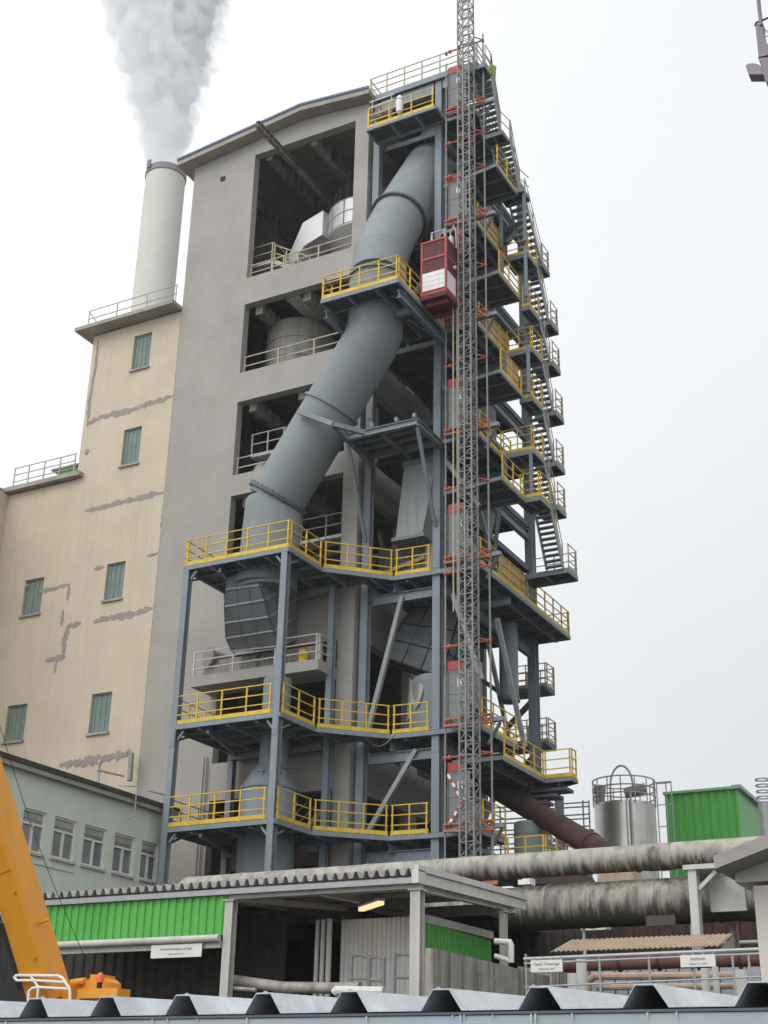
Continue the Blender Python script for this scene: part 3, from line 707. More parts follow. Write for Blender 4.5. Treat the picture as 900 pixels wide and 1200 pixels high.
hs_ = thing('loose_cable', 'thin yellow cable hanging in a loop below the second platform between the columns', 'cable', (-24, 44.3, 12.6))
q = [onY(430+33*k/10, 868+ (10*math.sin(math.pi*k/10)) - 8*k/10, 44.35) for k in range(11)]
build('cord', MB().tube(q, .02, 6), 'pale_yellow', hs_)
# ------------------------------------------------------------------ stair tower
stair = thing('stair_tower', 'open zigzag steel stair with outer landings on the right side of the steel tower', 'stairs', (-18.5, 48, L3))
def flight(pt, pb, x0, x1, n, rails=('o',)):
    """pt/pb = (y, z) at top and bottom"""
    mb = MB(); (ya, za), (yb, zb) = pt, pb
    for x in (x0, x1): mb.beam((x,ya,za-.12),(x,yb,zb-.02),.04,.24)
    for k in range(n):
        t = (k+.5)/n; y, z = ya+(yb-ya)*t, za+(zb-za)*t
        mb.box(x0+.03, x1-.03, y-.13, y+.13, z-.05, z-.01)
    o = build('flight', mb, 'stair_grey', stair)
    r = MB()
    for x in ((x1,) if rails == ('o',) else (x0, x1)):
        for h in (.52, 1.05): r.beam((x,ya,za+h),(x,yb,zb+h),.03)
        for k in range(3): t = k/2; y, z = ya+(yb-ya)*t, za+(zb-za)*t; r.beam((x,y,z-.1),(x,y,z+1.05),.04)
    build('railing', r, 'pale_yellow', o); return o
def landing(x0, x1, y0, y1, z, paths, railmat='yellow', name='landing'):
    mb = MB()
    for p, q in (((x0,y0),(x1,y0)),((x1,y0),(x1,y1)),((x1,y1),(x0,y1)),((x0,y1),(x0,y0))): mb.beam((*p,z-.12),(*q,z-.12),.07,.22)
    xm = (x0+x1)/2; mb.ibeam((xm,y0,z-.14),(xm,y1,z-.14),.1,.18,.02)
    mb.beam((x0,y0,z-.08),(xm,y1,z-.08),.04,.05); mb.beam((xm,y0,z-.08),(x1,y1,z-.08),.04,.05)
    o = build(name, mb, 'steel', stair)
    build('deck_plate', MB().box(x0, x1, y0, y1, z-.025, z), 'grating', o)
    for p in paths: build('railing', rail(MB(), p, z, step=.8, pw=.042, rw=.032), railmat, o)
    return o
lv = [41.3-1.0, 37.9, 35.25, 32.4, 30.2, 27.65, 25.05, 22.87]
XO, XI = -18.15, -18.85
for i, z in enumerate(lv[2:]):
    main = i % 2 == 0
    dy = (.85,.75,.65,.35,.05,0)[i]; dx = (-.72,-.66,-.55,-.48,-.38,-.12)[i]; xl = -19.93 if main else -18.93-.25
    XOo, XIo = XO, XI; XO, XI = XO+dx, XI+dx
    landing(xl, XO, 46.78+dy, 47.95+dy, z+.02, [[(xl,46.8+dy),(XO,46.8+dy)],[(XO,46.8+dy),(XO,47.9+dy)]])
    if z < 24: zf = 20.6
    else: zf = lv[2+i+1]+.55
    if i < 5: landing(XI-.1, XO+.12, 49.0+dy, 50.0+dy, zf, [[(XO+.12,49.05+dy),(XO+.12,50.0+dy)],[(XO+.12,50.0+dy),(XI,50.0+dy)]], 'pale_yellow', 'outer_landing')
    flight((47.95+dy, z), (49.1+dy, zf), XI, XO, 9 if z > 24 else 11)
    XO, XI = XOo, XIo
landing(-20.1, -18.1, 49.2, 50.3, 20.6, [[(-18.1,49.25),(-18.1,50.3)],[(-18.1,50.3),(-20.1,50.3)]], 'pale_yellow', 'outer_landing')
landing(-19.7, -18.8, 49.15, 50.1, 35.25+.4, [[(-18.8,49.2),(-18.8,50.1)],[(-18.8,50.1),(-19.7,50.1)]], 'pale_yellow', 'outer_landing')
flight((47.4, 38.1), (49.2, 35.7), -19.6, -18.82, 10)
landing(-19.75, -18.65, 46.7, 47.5, 38.1, [], 'pale_yellow')
flight((45.9, 40.3), (46.8, 38.15), -19.75, -18.85, 9)
rr_ = MB(); q_ = [(-19.1,43.75,43.0),(-19.1,44.4,43.0),(-19.05,45.25,40.35),(-18.9,45.95,40.3),(-18.82,46.8,38.15),(-18.66,47.5,38.1)]
for i_ in range(5):
    for h_ in (.55, 1.08): rr_.beam(V(q_[i_])+V((0,0,h_)), V(q_[i_+1])+V((0,0,h_)), .03)
    rr_.beam(V(q_[i_]), V(q_[i_])+V((0,0,1.08)), .04)
build('handrail', rr_, 'pale_yellow', stair)
landing(-19.85, -18.95, 45.2, 45.95, 40.3, [], 'pale_yellow')
flight((44.4, 43.0), (45.3, 40.3), -19.9, -19.1, 10)
landing(-20.0, -19.12, 43.7, 44.4, 43.0, [], 'pale_yellow')
# inner return flights and stair columns
mb = MB()
for k in range(7): y = 46.9+k*.25; mb.box(-20.6,-19.5,y,y+.24,35.6+k*.32,35.66+k*.32)
for x in (-20.6,-19.5): mb.beam((x,46.9,35.5),(x,48.7,37.75),.05,.24)
build('inner_flight', mb, 'steel_dark', stair)
mb = MB()
mb.auto = True
for a, b in ((32.45,35.0),(27.7,30.0),(22.9,24.85),(35.3,37.9)):
    mb.box(-18.72,-18.6,46.8,46.92,a,b); mb.box(-19.85,-19.73,46.8,46.92,a,b)
build('stair_post', mb, 'steel', stair)
lime = thing('lime_cloth', 'lime green cloth hung over the top of the outside stair railing', 'cloth', (-18.95, 44.6, 43.2))
mb = MB(); 
q = [onX(573,76,-19.2), onX(579,79,-19.2), onX(578,93,-19.2), onX(573,90,-19.2), onX(569,84,-19.2)]; mb.extrude(q, (.12,0,0)); build('cloth', mb, 'hivis', lime)

# rear landings seen behind the right column
rear = thing('rear_stair', 'two small railed landings with stair stringers behind the rear right column', 'stairs', (-22.3, 57, L1))
for za, dz in ((18.1, 0), (15.5, 0)):
    mb = MB(); x0, x1 = -24.1, -22.05
    mb.box(x0,x1,56.6,57.6,za-.22,za); mb.beam((x1-.1,56.6,za-.1),(x0-.4,57.3,za-1.7),.12,.26); mb.beam((x0,56.6,za-.3),(x0-1.5,57.0,za+.9),.08,.2)
    o = build('landing', mb, 'steel_dark', rear)
    r = MB(); rail(r, [(x0,56.6),(x1,56.6),(x1,57.6)], za, step=.9, pw=.05, rw=.04); rail(r, [(x1,57.6),(x0,57.6)], za, step=.7, pw=.05, rw=.04); build('railing', r, 'pale_yellow', o)

# ------------------------------------------------------------------ big sloping duct
duct = thing('exhaust_duct', 'huge blue grey round duct zigzagging down the tower front from top right to lower left', 'duct', (-28, 42, L3))
R = 1.16
D0, D1 = V((-28.05,42.15,18.7)), V((-28.05,42.15,20.3)); D2 = onY(322,590,42.2); Dm = onY(380,493,42.2)
dl = (Dm-D2).normalized(); kx = -23.42; Dk = D2 + dl*((kx-D2.x)/dl.x)
Da = Dk - dl*1.0; Db = V((kx, 42.1, Dk.z+.95)); Dc = V((kx+.02, 42.08, 31.9))
De = onY(467,257,44.0); Df = onY(505,197,46.3); Dg = V((-23.0,47.6,42.8)); ck = Dc.lerp(De, .4); ck = V((Dc.x-.02, Dc.y+.15, Dc.z+1.3))
low_b = bend(Dk - dl*.62, Dk, V((kx, 42.1, Dk.z+.6)), 2); up_b = bend(Dc, ck, ck.lerp(De, .4), 2)
build('lower_bend', MB().tube([D0, D1, D2], R+.02, 56), 'duct', duct)
build('long_section', MB().tube([D2] + low_b + [Dc], R, 56), 'duct', duct)
build('upper_bend', MB().tube(up_b + [De], R+.004, 56), 'duct', duct)
build('top_section', MB().tube([De, Df, Dg], R+.03, 56), 'duct', duct)
P = [D0, D1, D2, Dk, Db, Dc, ck, De, Df, Dg]
def flange(p, d, r, t, m='rib_duct'):
    d = V(d).normalized(); mb = MB(); mb.tube([p-d*t, p+d*t], r, 56)
    nb = 28; u = d.cross(V((0,0,1))).normalized(); w = d.cross(u)
    for k in range(nb):
        a = 2*math.pi*k/nb; c = p + (u*math.cos(a)+w*math.sin(a))*(r-.06); mb.beam(c-d*(t+.05), c+d*(t+.05), .05)
    return build('flange', mb, m, duct)
flange(P[2] + (P[3]-P[2]).normalized()*.25, P[3]-P[2], R+.16, .07, 'steel_dark')
flange(P[7] + (P[8]-P[7]).normalized()*.05, P[8]-P[7], R+.15, .07, 'steel_dark')
flange(Dc - V((0,0,.1)), (0,0,1), R+.10, .05, 'steel')
mb = MB()
c0 = P[2].lerp(P[3], .55); dd = (P[3]-P[2]).normalized(); mb.tube([c0-dd*.05, c0+dd*.05], R+.09, 56)
build('support_band', mb, 'steel', duct)
# weld seams
mb = MB(True)
for k in (.22, .42, .72, .88):
    c = P[2].lerp(P[3], k); mb.tube([c-dd*.02, c+dd*.02], R+.006, 56)
for bb in (low_b, up_b):
    for k in range(1, len(bb)-1):
        d = (bb[k+1]-bb[k-1]).normalized(); c = bb[k]; mb.tube([c-d*.02, c+d*.02], R+.012, 56)
build('weld_seam', mb, 'duct', duct)

# ribbed transition box under the lower platform, curving back into the tower
bx = thing('ribbed_duct_box', 'dark ribbed square duct box hanging under the lower platform and turning into the tower', 'duct', (-28.3, 42, 16))
fl_ = [(266,676),(265,691),(263,711),(264,730),(265,748),(272,763)]; fr_ = [(301,671),(304,686),(310,703),(315,723),(321,739),(326,757)]; sr_ = [(328,656),(336,667),(343,684),(347,702),(348,722),(353,746)]
YY = [40.95,41.1,41.45,41.9,42.4,42.9]; secs = YY; vs = []; fs = []
for i, y in enumerate(YY):
    a, b, c = onY(*fl_[i], y), onY(*fr_[i], y), onY(*sr_[i], y+1.9); vs += [a, b, c, a+(c-b)]
for i in range(len(secs)-1):
    for j in range(4): k = (j+1) % 4; fs.append((i*4+j, i*4+k, i*4+4+k, i*4+4+j))
fs += [(3,2,1,0), tuple(len(vs)-4+j for j in range(4))]
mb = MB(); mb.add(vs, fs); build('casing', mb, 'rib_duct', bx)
mb = MB()
for i in range(1, len(secs)):
    q = [V(vs[i*4+j]) for j in range(4)]
    mb.mark()
    for j in range(4): mb.beam(q[j], q[(j+1) % 4], .06, .07)
build('stiffener_rib', mb, 'chute', bx)
mb = MB(True)
for i in range(len(secs)-1):
    for t in (.0, .33, .66, 1.0):
        a = V(vs[i*4]).lerp(V(vs[i*4+1]), t); b = V(vs[i*4+4]).lerp(V(vs[i*4+5]), t); mb.beam(a, b, .05, .05)
        a = V(vs[i*4+1]).lerp(V(vs[i*4+2]), t); b = V(vs[i*4+5]).lerp(V(vs[i*4+6]), t); mb.beam(a, b, .05, .05)
build('upright_rib', mb, 'rib_duct', bx)
mb = MB().lathe((-28.2,42.1,19.0), [(1.3,-.15),(1.25,.2)], 40); build('collar', mb, 'steel', bx)

# round silo hopper hung between the two lowest platforms
hp = thing('round_hopper', 'blue grey round hopper with cone top and feed pipe between the two lowest left platforms', 'hopper', (-27.6, 42.4, 6))
hc = (-27.75, 42.6, 0)
build('shell', MB().lathe(hc, [(.8,6.6),(1.05,7.4),(1.05,11.0),(.56,11.8)], 40), 'steel', hp)
build('feed_pipe', MB().lathe((-27.62,42.6,0), [(.54,11.7),(.54,15.2)], 28), 'steel', hp)
build('rim', MB().lathe(hc, [(1.09,10.9),(1.09,11.0)], 40), 'steel', hp)
mb = MB(True)
for a in (.6, 1.3, 4.9, 5.6, 5.95): x, y = hc[0]+.8*math.cos(a), hc[1]+.8*math.sin(a); mb.lathe((x,y,11.0), [(.09,0),(.09,.45),(.13,.46),(.13,.52)], 10)
build('nozzle', mb, 'steel', hp)

# ------------------------------------------------------------------ plant inside the steel bay
h2 = thing('tapered_chute', 'grey four sided tapered chute hanging in the steel bay above the dark green box', 'chute', (-23.5, 46, 21.8))
t_ = [V((-23.55,45.05,24.6)), V((-22.05,45.05,24.6)), V((-22.05,46.2,24.6)), V((-23.55,46.2,24.6))]; b__ = [V((-23.95,45.15,21.4)), V((-22.75,45.15,21.4)), V((-22.75,46.1,21.4)), V((-23.95,46.1,21.4))]
mb = MB(); mb.add(t_+b__, [(3,2,1,0),(4,5,6,7)] + [(i, (i+1)%4, 4+(i+1)%4, 4+i)[::-1] for i in range(4)]); build('body', mb, 'chute', h2)
mb = MB(True).tube([(-23.6,45.1,24.62),(-22.0,45.1,24.62)], .16, 12); mb.box(-24.1,-22.6,45.05,46.2,21.25,21.398); build('flange', mb, 'duct', h2)
gb = thing('green_box', 'dark green corrugated equipment box with pale sheet on its end behind the yellow railing', 'box', (-24.2, 46, L3))
build('body', MB().corr((-25.2,46.0,L3), (1,0,0), (0,0,2.0), 2.3, .22, .04), 'dirty_green', gb); build('core', MB().box(-25.2,-22.9,46.06,47.3,L3,21.45), 'dirty_green', gb)
build('plank', MB().beam((-24.9,45.9,L3+.85),(-23.0,45.9,L3+1.25),.05,.16), 'plywood', gb)
mb = MB(); k = 8
pts = [(-22.95+.11*i, 45.85+.09*math.sin(i*1.9), 0) for i in range(k)]
for i in range(k-1):
    a, b = pts[i], pts[i+1]; za, zb = 21.5-.1*i, 21.4-.1*i; mb.extrude([(a[0],a[1],L3+.02),(b[0],b[1],L3+.02),(b[0],b[1],zb),(a[0],a[1],za)], (0,.02,0))
sh = build('pale_sheet', mb, 'tarp', gb)
rd = thing('slanted_ribbed_duct', 'dark slanted duct with square stiffening ribs under the middle platform of the steel bay', 'duct', (-23, 47, 15.5))
a = [V((-23.9,46.6,18.9)), V((-21.7,46.6,18.5)), V((-21.7,48.4,18.5)), V((-23.9,48.4,18.9))]; b = [V((-24.9,46.0,16.75)), V((-22.3,46.0,15.6)), V((-22.3,48.0,15.6)), V((-24.9,48.0,16.75))]
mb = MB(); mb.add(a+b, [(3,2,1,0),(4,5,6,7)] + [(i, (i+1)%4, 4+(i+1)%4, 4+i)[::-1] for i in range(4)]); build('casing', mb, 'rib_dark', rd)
mb = MB()
for t in (0, .33, .66, 1):
    q = [a[i].lerp(b[i], t) for i in range(4)]
    for i in range(4): mb.beam(q[i], q[(i+1)%4], .07)
    mb.beam(a[0].lerp(a[1], t), b[0].lerp(b[1], t), .06); mb.beam(a[1].lerp(a[2], t), b[1].lerp(b[2], t), .06)
build('rib', mb, 'black', rd)
dr = thing('wrapped_vessel', 'grey round vessel standing on the second platform, partly wrapped in a torn tarp', 'vessel', (-23.2, 46.6, L2))
build('shell', MB().lathe((-22.95,46.7,L2), [(1.0,0),(1.0,2.4),(.8,2.7),(.3,2.9)], 36), 'duct', dr)
mb = MB()
for i in range(9):
    a0, a1 = math.pi*(1.02+.055*i), math.pi*(1.02+.055*(i+1)); q = []
    za, zb = 13.6+.12*i+.25*math.sin(i*2.3), 13.6+.12*(i+1)+.25*math.sin((i+1)*2.3)
    r1 = 1.06+.05*math.sin(i*1.7); r2 = 1.06+.05*math.sin((i+1)*1.7)
    c = V((-22.95,46.7,0)); p = lambda a, r, z: c + V((r*math.cos(a), r*math.sin(a), z))
    mb.extrude([p(a0,r1,za),p(a1,r2,zb),p(a1,r2-.1,15.95-.08*i),p(a0,r1-.1,16.0-.08*i)], (0,.03,0))
build('tarp', mb, 'tarp', dr)
cy_ = thing('sky_block_vessel', 'large dark cyclone added inside the upper steel bay to block the sky behind', 'cyclone', (-23.2, 49.8, 20))
build('shell', MB().lathe((-23.15,50.0,0), [(.5,20),(1.5,24.5),(1.5,43.5)], 40), 'rib_duct', cy_)  # added vessel, keeps the sky from showing through the bay
mb = MB(True)
for z in (27, 32.5, 38.5): mb.lathe((-23.15,50.0,z), [(1.58,0),(1.58,.15)], 40)
build('hoop', mb, 'steel_dark', cy_)
vd = thing('vertical_duct', 'dark vertical round duct ending below the middle platform beside the rear right column', 'duct', (-22, 51.2, 15.8))
build('tube', MB().lathe((-21.55,51.0,0), [(.40,15.85),(.40,19.2)], 28), 'steel', vd); build('end_ring', MB().lathe((-21.55,51.0,0), [(.45,15.8),(.45,16.0)], 28), 'steel_dark', vd)

# ------------------------------------------------------------------ construction hoist
hoist = thing('hoist_mast', 'tall zinc lattice mast of the builders hoist rising past the roof, with orange wall ties', 'hoist mast', (-19.8, 43.3, GZ))
mx0, mx1, my0, my1 = -20.1, -19.56, 42.98, 43.52
sec = MB(); H = 1.508
for x in (mx0, mx1):
    for y in (my0, my1): sec.tube([(x,y,0),(x,y,H-.006)], .038, 8)
for k in range(3):
    z = .06 + k*H/3; z2 = z + H/3
    for (p, q) in (((mx0,my0),(mx1,my0)),((mx1,my0),(mx1,my1)),((mx1,my1),(mx0,my1)),((mx0,my1),(mx0,my0))):
        sec.beam((*p,z),(*q,z),.035)
        if k % 2 == 0: sec.beam((*p,z),(*q,min(z2,H)),.028)
        else: sec.beam((*q,z),(*p,min(z2,H)),.028)
sec.beam((mx0+.27,my0-.05,0),(mx0+.27,my0-.05,H-.006),.05)
zz0 = 4.0
for p in sec.v: p.z += zz0
s0 = build('mast_section', sec, 'mast', hoist)
for k in range(1, 31): copy_to(s0, hoist, (0, 0, H*k))
build('mast_base', MB().box(-20.5,-19.2,42.6,43.9,GZ,GZ+.4), 'mast', hoist); 
lowm = MB()
for x in (mx0, mx1):
    for y in (my0, my1): lowm.tube([(x,y,GZ+.4),(x,y,zz0)], .04, 8)
build('mast_foot', lowm, 'mast', hoist)
tub = MB(True)
for x in (-21.1, -19.27): tub.tube([(x,43.9,GZ),(x,43.9,43.9 if x < -20 else 44.9)], .038, 10)
build('guide_tube', tub, 'mast', hoist)
cab = MB(True); cab.tube([(-20.22,43.1,30.8),(-20.22,43.1,17.3)], .025, 6); cab.tube([(-20.34,43.0,30.8),(-20.34,43.0,17.0)], .03, 6); build('supply_cable', cab, 'pale_yellow', hoist)
tie_z = [y_ for y_ in (44.5, 41.2, 39.3, 37.5, 35.2, 32.4, 30.2, 28.0, 25.1, 22.5, 19.6, 18.95, 16.0, 13.2, 11.8, 9.4)]
for i, z in enumerate(tie_z):
    t = MB(); t.tube([(-21.16,43.86,z),(-19.2,43.86,z)], .036, 8)
    t.beam((-20.1,43.5,z),(-20.5,43.86,z),.06); t.beam((-19.56,43.5,z+.02),(-19.25,43.86,z+.02),.04)
    for x in (-21.1, -19.27): t.tube([(x,43.9,z-.07),(x,43.9,z+.07)], .065, 8)
    t.tube([(-20.95,43.86,z),(-20.85,43.86,z)], .085, 8)
    o = build('wall_tie', t, 'orange', hoist)
    if any(abs(z-q) < .4 for q in (41.3, 35.25, 30.2, 25.05, 19.45, 13.08, 9.3)):
        t2 = MB().box(-21.2,-18.85,43.95,44.15,z-.22,z-.06); t2.beam((-19.0,44.1,z-.25),(-19.6,44.4,z-.9),.09); build('anchor_beam', t2, 'steel', o)
        t3 = MB(); t3.tube([(-21.1,43.8,z-.25),(-19.2,43.7,z-.33)], .045, 8); t3.beam((-19.5,43.6,z-.1),(-19.15,43.85,z-.35),.06); build('spare_tube', t3, 'orange', o)
def gate(z, label):
    t = thing('landing_gate', label, 'gate', (-20.7, 44.2, z), 'landing gates of the builders hoist')
    build('header', MB().box(-21.05,-20.35,43.98,44.05,z+2.0,z+2.35), 'red', t)
    build('mesh_panel', MB().box(-21.02,-20.2,44.02,44.06,z+.1,z+1.98), 'gate_mesh', t)
    fr = MB()
    for x in (-21.05, -20.2): fr.box(x-.02,x+.02,44.0,44.06,z,z+2.0)
    for zz in (.08, 1.1, 1.95): fr.box(-21.03,-20.22,44.0,44.015,z+zz,z+zz+.04)
    build('gate_frame', fr, 'mast', t)
    build('notice', MB().box(-20.66,-20.46,44.005,44.015,z+1.35,z+1.65), 'white', t)
    return t
for z, lab in ((41.35,'red topped mesh landing gate at the highest level, just under the roof deck'), (35.3,'red topped mesh landing gate above the hoist cage'), (25.1,'red topped mesh landing gate next below the hoist cage'),
               (19.5,'red topped mesh landing gate at the level of the dark green box'), (13.1,'red topped mesh landing gate beside the tarp wrapped vessel')):
    gate(z, lab)
g6 = gate(9.3, 'lowest red topped landing gate, carrying a red and white striped barrier cross')
mb = MB(True); mb2 = MB(True)
for (p, q) in ((V((-21.0,43.93,11.2)), V((-20.3,43.93,9.95))), (V((-20.3,43.9,10.35)), V((-21.0,43.9,9.35)))):
    for k in range(8): (mb if k % 2 else mb2).beam(p.lerp(q, k/8), p.lerp(q, (k+1)/8), .02, .10)
build('barrier_red', mb, 'red', g6); build('barrier_white', mb2, 'white', g6)
cage = thing('hoist_cage', 'dark red hoist cage with white lower panels hanging beside the lattice mast', 'hoist cage', (-20.75, 42.6, 30.5))
cx0, cx1, cy0, cy1, cz0, cz1 = -21.34, -20.17, 42.0, 43.5, 30.45, 32.9
fr = MB(); t = .08
for x in (cx0, cx1-t):
    for y in (cy0, cy1-t): fr.box(x, x+t, y, y+t, cz0, cz1)
for z in (cz0-.08, cz1, cz0+1.62):
    for x in (cx0, cx1-t): fr.box(x, x+t, cy0+t, cy1-t, z, z+t)
    for y in (cy0, cy1-t): fr.box(cx0, cx1, y-.004, y+t-.004, z-.002, z+t+.002)
build('frame', fr, 'red', cage)
build('mesh_panel', MB().box(cx0+.03,cx1-.03,cy0+.03,cy1-.03,cz0+1.0,cz1+.02), 'mesh', cage)
pn = MB(); pn.box(cx0+.085,cx1-.085,cy0+.005,cy0+.028,cz0+.12,cz0+.98); pn.box(cx1-.03,cx1-.005,cy0+.1,cy0+.9,cz0+.1,cz0+.95)
for zz in (.32, .55, .78): pn.box(cx0+.085,cx1-.085,cy0-.004,cy0+.004,cz0+zz,cz0+zz+.02)
build('white_panel', pn, 'white', cage)
build('lower_wall', MB().box(cx0+.04,cx1-.04,cy0+.04,cy1-.04,cz0,cz0+.99), 'red', cage)
build('floor', MB().box(cx0,cx1,cy0,cy1,cz0-.28,cz0-.085), 'mesh', cage)
un = MB(True)
for y in (cy0+.3, cy1-.3): un.box(cx0+.1,cx1-.1,y,y+.12,cz0-.42,cz0-.285)
build('under_beam', un, 'red', cage)
rl_ = MB(); rail(rl_, [(cx0+.05,cy1-.05),(cx0+.05,cy0+.8),(cx1-.4,cy0+.8)], cz1+.08, h=1.0, toe=False, pw=.04, rw=.035, bars=2, foot=0); build('roof_rail', rl_, 'galv', cage)
mt = MB().box(cx1-.02,cx1+.12,43.05,43.5,cz1-.2,cz1+1.2); build('drive_plate', mt, 'red', cage)
hs = MB().tube([(cx1-.2,42.9,cz1+.1),(cx1-.25,42.9,cz1+.9),(cx1-.1,42.9,cz1+1.15),(cx1,42.9,cz1+.9),(cx1+.02,42.9,cz1)], .035, 8); build('hose', hs, 'pale_yellow', cage)
mo = MB().lathe((cx1-.12,42.7,cz1+.1), [(.12,0),(.12,.35),(.06,.45)], 12); build('motor', mo, 'galv', cage)
lp = MB().lathe((cx1+.02,42.75,cz0+1.35), [(.05,0),(.09,.06),(.05,.14)], 10); build('lamp', lp, 'white', cage)

# people-free bits on the top platform
wb = thing('white_sack', 'white sack tied to the yellow rail of the small top platform', 'sack', (-23.3, 43.45, 41.4))
build('bag', MB().lathe((-23.2,43.38,41.45), [(.05,0),(.15,.1),(.18,.5),(.15,.9),(.05,1.05)], 12), 'white', wb); build('tie', MB().lathe((-23.2,43.38,42.2), [(.17,0),(.17,.05)], 12), 'rail_grey', wb)
lad = thing('scaffold_frame', 'small grey tube scaffold frame standing on the small top platform by the tower corner', 'scaffold', (-24.6, 43.9, 41.3))
mb = MB()
for x in (-24.75,-23.75):
    for y in (43.6,44.3): mb.tube([(x,y,41.3),(x,y,43.0)], .03, 6)
for z in (41.8,42.1,42.6,42.9):
    mb.beam((-24.9,43.6,z),(-23.6,43.6,z),.05,.06)
build('tube', mb, 'galv', lad); build('board', MB().box(-24.7,-23.8,43.65,44.25,42.0,42.05), 'plywood', lad)

# ------------------------------------------------------------------ pale green office
XO_ = -31.0
off = thing('office_building', 'low pale green rendered building with white framed windows and dark roof edge', 'building', (XO_, 35, GZ))
wy = [(29.0,30.1),(31.75,32.85),(33.29,34.38),(34.8,35.92),(36.33,37.5),(37.95,39.1),(39.5,40.47)]
wb_ = MB(); y0, y1, z0, z1 = 12.0, 41.2, GZ, 10.05; wz0, wz1 = 7.46, 8.80
ys = sorted({y0, y1, *[a for w in wy for a in w]}); zs = [z0, wz0, wz1, z1]
for i in range(len(ys)-1):
    for j in range(3):
        if j == 1 and any(a < (ys[i]+ys[i+1])/2 < b for a, b in wy): continue
        wb_.add([(XO_,ys[i],zs[j]),(XO_,ys[i+1],zs[j]),(XO_,ys[i+1],zs[j+1]),(XO_,ys[i],zs[j+1])], [(0,1,2,3)])
for a, b in wy:
    d = .16; wb_.add([(XO_,a,wz0),(XO_,b,wz0),(XO_,b,wz1),(XO_,a,wz1),(XO_-d,a,wz0),(XO_-d,b,wz0),(XO_-d,b,wz1),(XO_-d,a,wz1)], [(0,1,5,4),(1,2,6,5),(2,3,7,6),(3,0,4,7)])
wb_.add([(XO_,y1,z0),(XO_-10,y1,z0),(XO_-10,y1,z1),(XO_,y1,z1)], [(0,1,2,3)]); wb_.add([(XO_,y0,z0),(XO_-10,y0,z0),(XO_-10,y0,z1),(XO_,y0,z1)], [(3,2,1,0)])
build('wall', wb_, 'office', off)
build('roof', MB().box(XO_-10,XO_+.28,y0-.3,y1+.05,10.06,10.22), 'roof_felt', off); build('gutter', MB().box(XO_+.02,XO_+.24,y0,y1,9.9,10.05), 'soffit', off)
build('cornice', MB().box(XO_+.004,XO_+.12,y0,36.6,5.75,5.95), 'white', off)
build('plinth', MB().box(XO_+.002,XO_+.05,y0,36.6,GZ,5.74), 'white', off)
build('cable_duct', MB().box(XO_+.003,XO_+.035,30,35.95,7.12,7.2), 'office', off)
for a, b in wy:
    w = build('window', MB().box(XO_-.1,XO_+.09,a-.05,b+.05,wz0-.08,wz0-.003), 'canopy_white', off)
    fr = MB(); t = .07; X0, X1 = XO_-.14, XO_-.06; zm = wz0 + .86
    for q in ((a,a+t,wz0,wz1),(b-t,b,wz0,wz1),(a+t,b-t,wz0,wz0+t),(a+t,b-t,wz1-t,wz1),(a+t,b-t,zm,zm+t),((a+b)/2-.05,(a+b)/2+.05,wz0+t,zm)): fr.box(X0,X1,q[0],q[1],q[2],q[3])
    build('frame', fr, 'winframe', w); build('pane', MB().box(XO_-.125,XO_-.11,a+.02,b-.02,wz0+.02,wz1-.02), 'glass', w)
    build('blind', MB().box(XO_-.105,XO_-.10,a+.08,b-.08,zm+.2,wz1-.08), 'tarp', w)
vp = thing('roof_vent', 'fat round grey vent pipe on the pale green building roof near the beige wall', 'vent', (-34, 36.4, 10.2))
build('pipe', MB().tube([(-36.0,38.0,10.6),(-34.6,37.0,10.9),(-33.6,36.3,10.6)], .42, 20), 'tank', vp); build('opening', MB().tube([(-33.62,36.32,10.605),(-33.55,36.26,10.58)], .45, 20), 'black', vp)
an = thing('roof_antenna', 'thin pale pole with crossbar on the roof edge of the pale green building', 'antenna', (-31.4, 36.6, 10.2))
mb = MB().tube([(-31.4,37.2,10.2),(-31.4,37.2,11.1)], .05, 8); mb.beam((-31.4,37.1,10.85),(-31.4,38.6,10.95),.05); build('pole', mb, 'galv', an); build('head', MB().lathe((-31.4,37.2,11.05), [(.06,0),(.08,.1),(.03,.2)], 10), 'galv', an)
hb = thing('roof_handrail', 'pair of thin bent pipe brackets over the dark edge of the pale green building roof', 'handrail', (-30.7, 38.5, 9.5))
mb = MB(True).tube([(-30.68,38.2,9.3),(-30.68,38.5,9.45),(-30.68,38.5,10.5),(-31.2,38.1,10.5)], .025, 6); mb.tube([(-30.9,39.4,10.55),(-30.9,40.4,10.6),(-30.9,40.4,10.2)], .025, 6); build('pipe', mb, 'rail_grey', hb)

# ------------------------------------------------------------------ loading canopy
can = thing('loading_canopy', 'open steel loading canopy with corrugated roof and green front panel', 'canopy', (-16.5, 25, GZ))
CX0, CX1, CY0, CY1 = -21.7, -12.05, 24.0, 28.95
build('roof_sheet', MB().corr((CX0,CY0-.12,4.22), (1,0,0), (0,CY1-CY0+.12,.24), CX1-CX0-.1, .232, .12, .22, .36), 'sheet', can)
bm = MB(True); bm.box(CX0,CX1-.02,CY0,CY0+.12,3.98,4.2); bm.ibeam((CX0,CY1-.3,4.2),(CX1,CY1-.3,4.2),.14,.22,.02)
for x in (-21.3,-18.9,-16.5,-14.3,-12.2): bm.ibeam((x,CY0+.13,4.06),(x,CY1-.35,4.24),.14,.22,.02)
for y in (25.2, 26.4, 27.6): bm.beam((CX0,y,4.12+.05*(y-24)),(CX1-.1,y,4.12+.05*(y-24)),.08,.10)
bm.beam((-16.4,24.1,4.0),(-14.2,28.3,4.1),.10,.12)
build('roof_beam', bm, 'canopy_white', can)
gt = MB().box(CX0,CX1-.02,CY0-.14,CY0-.003,4.06,4.16); build('gutter', gt, 'galv', can)
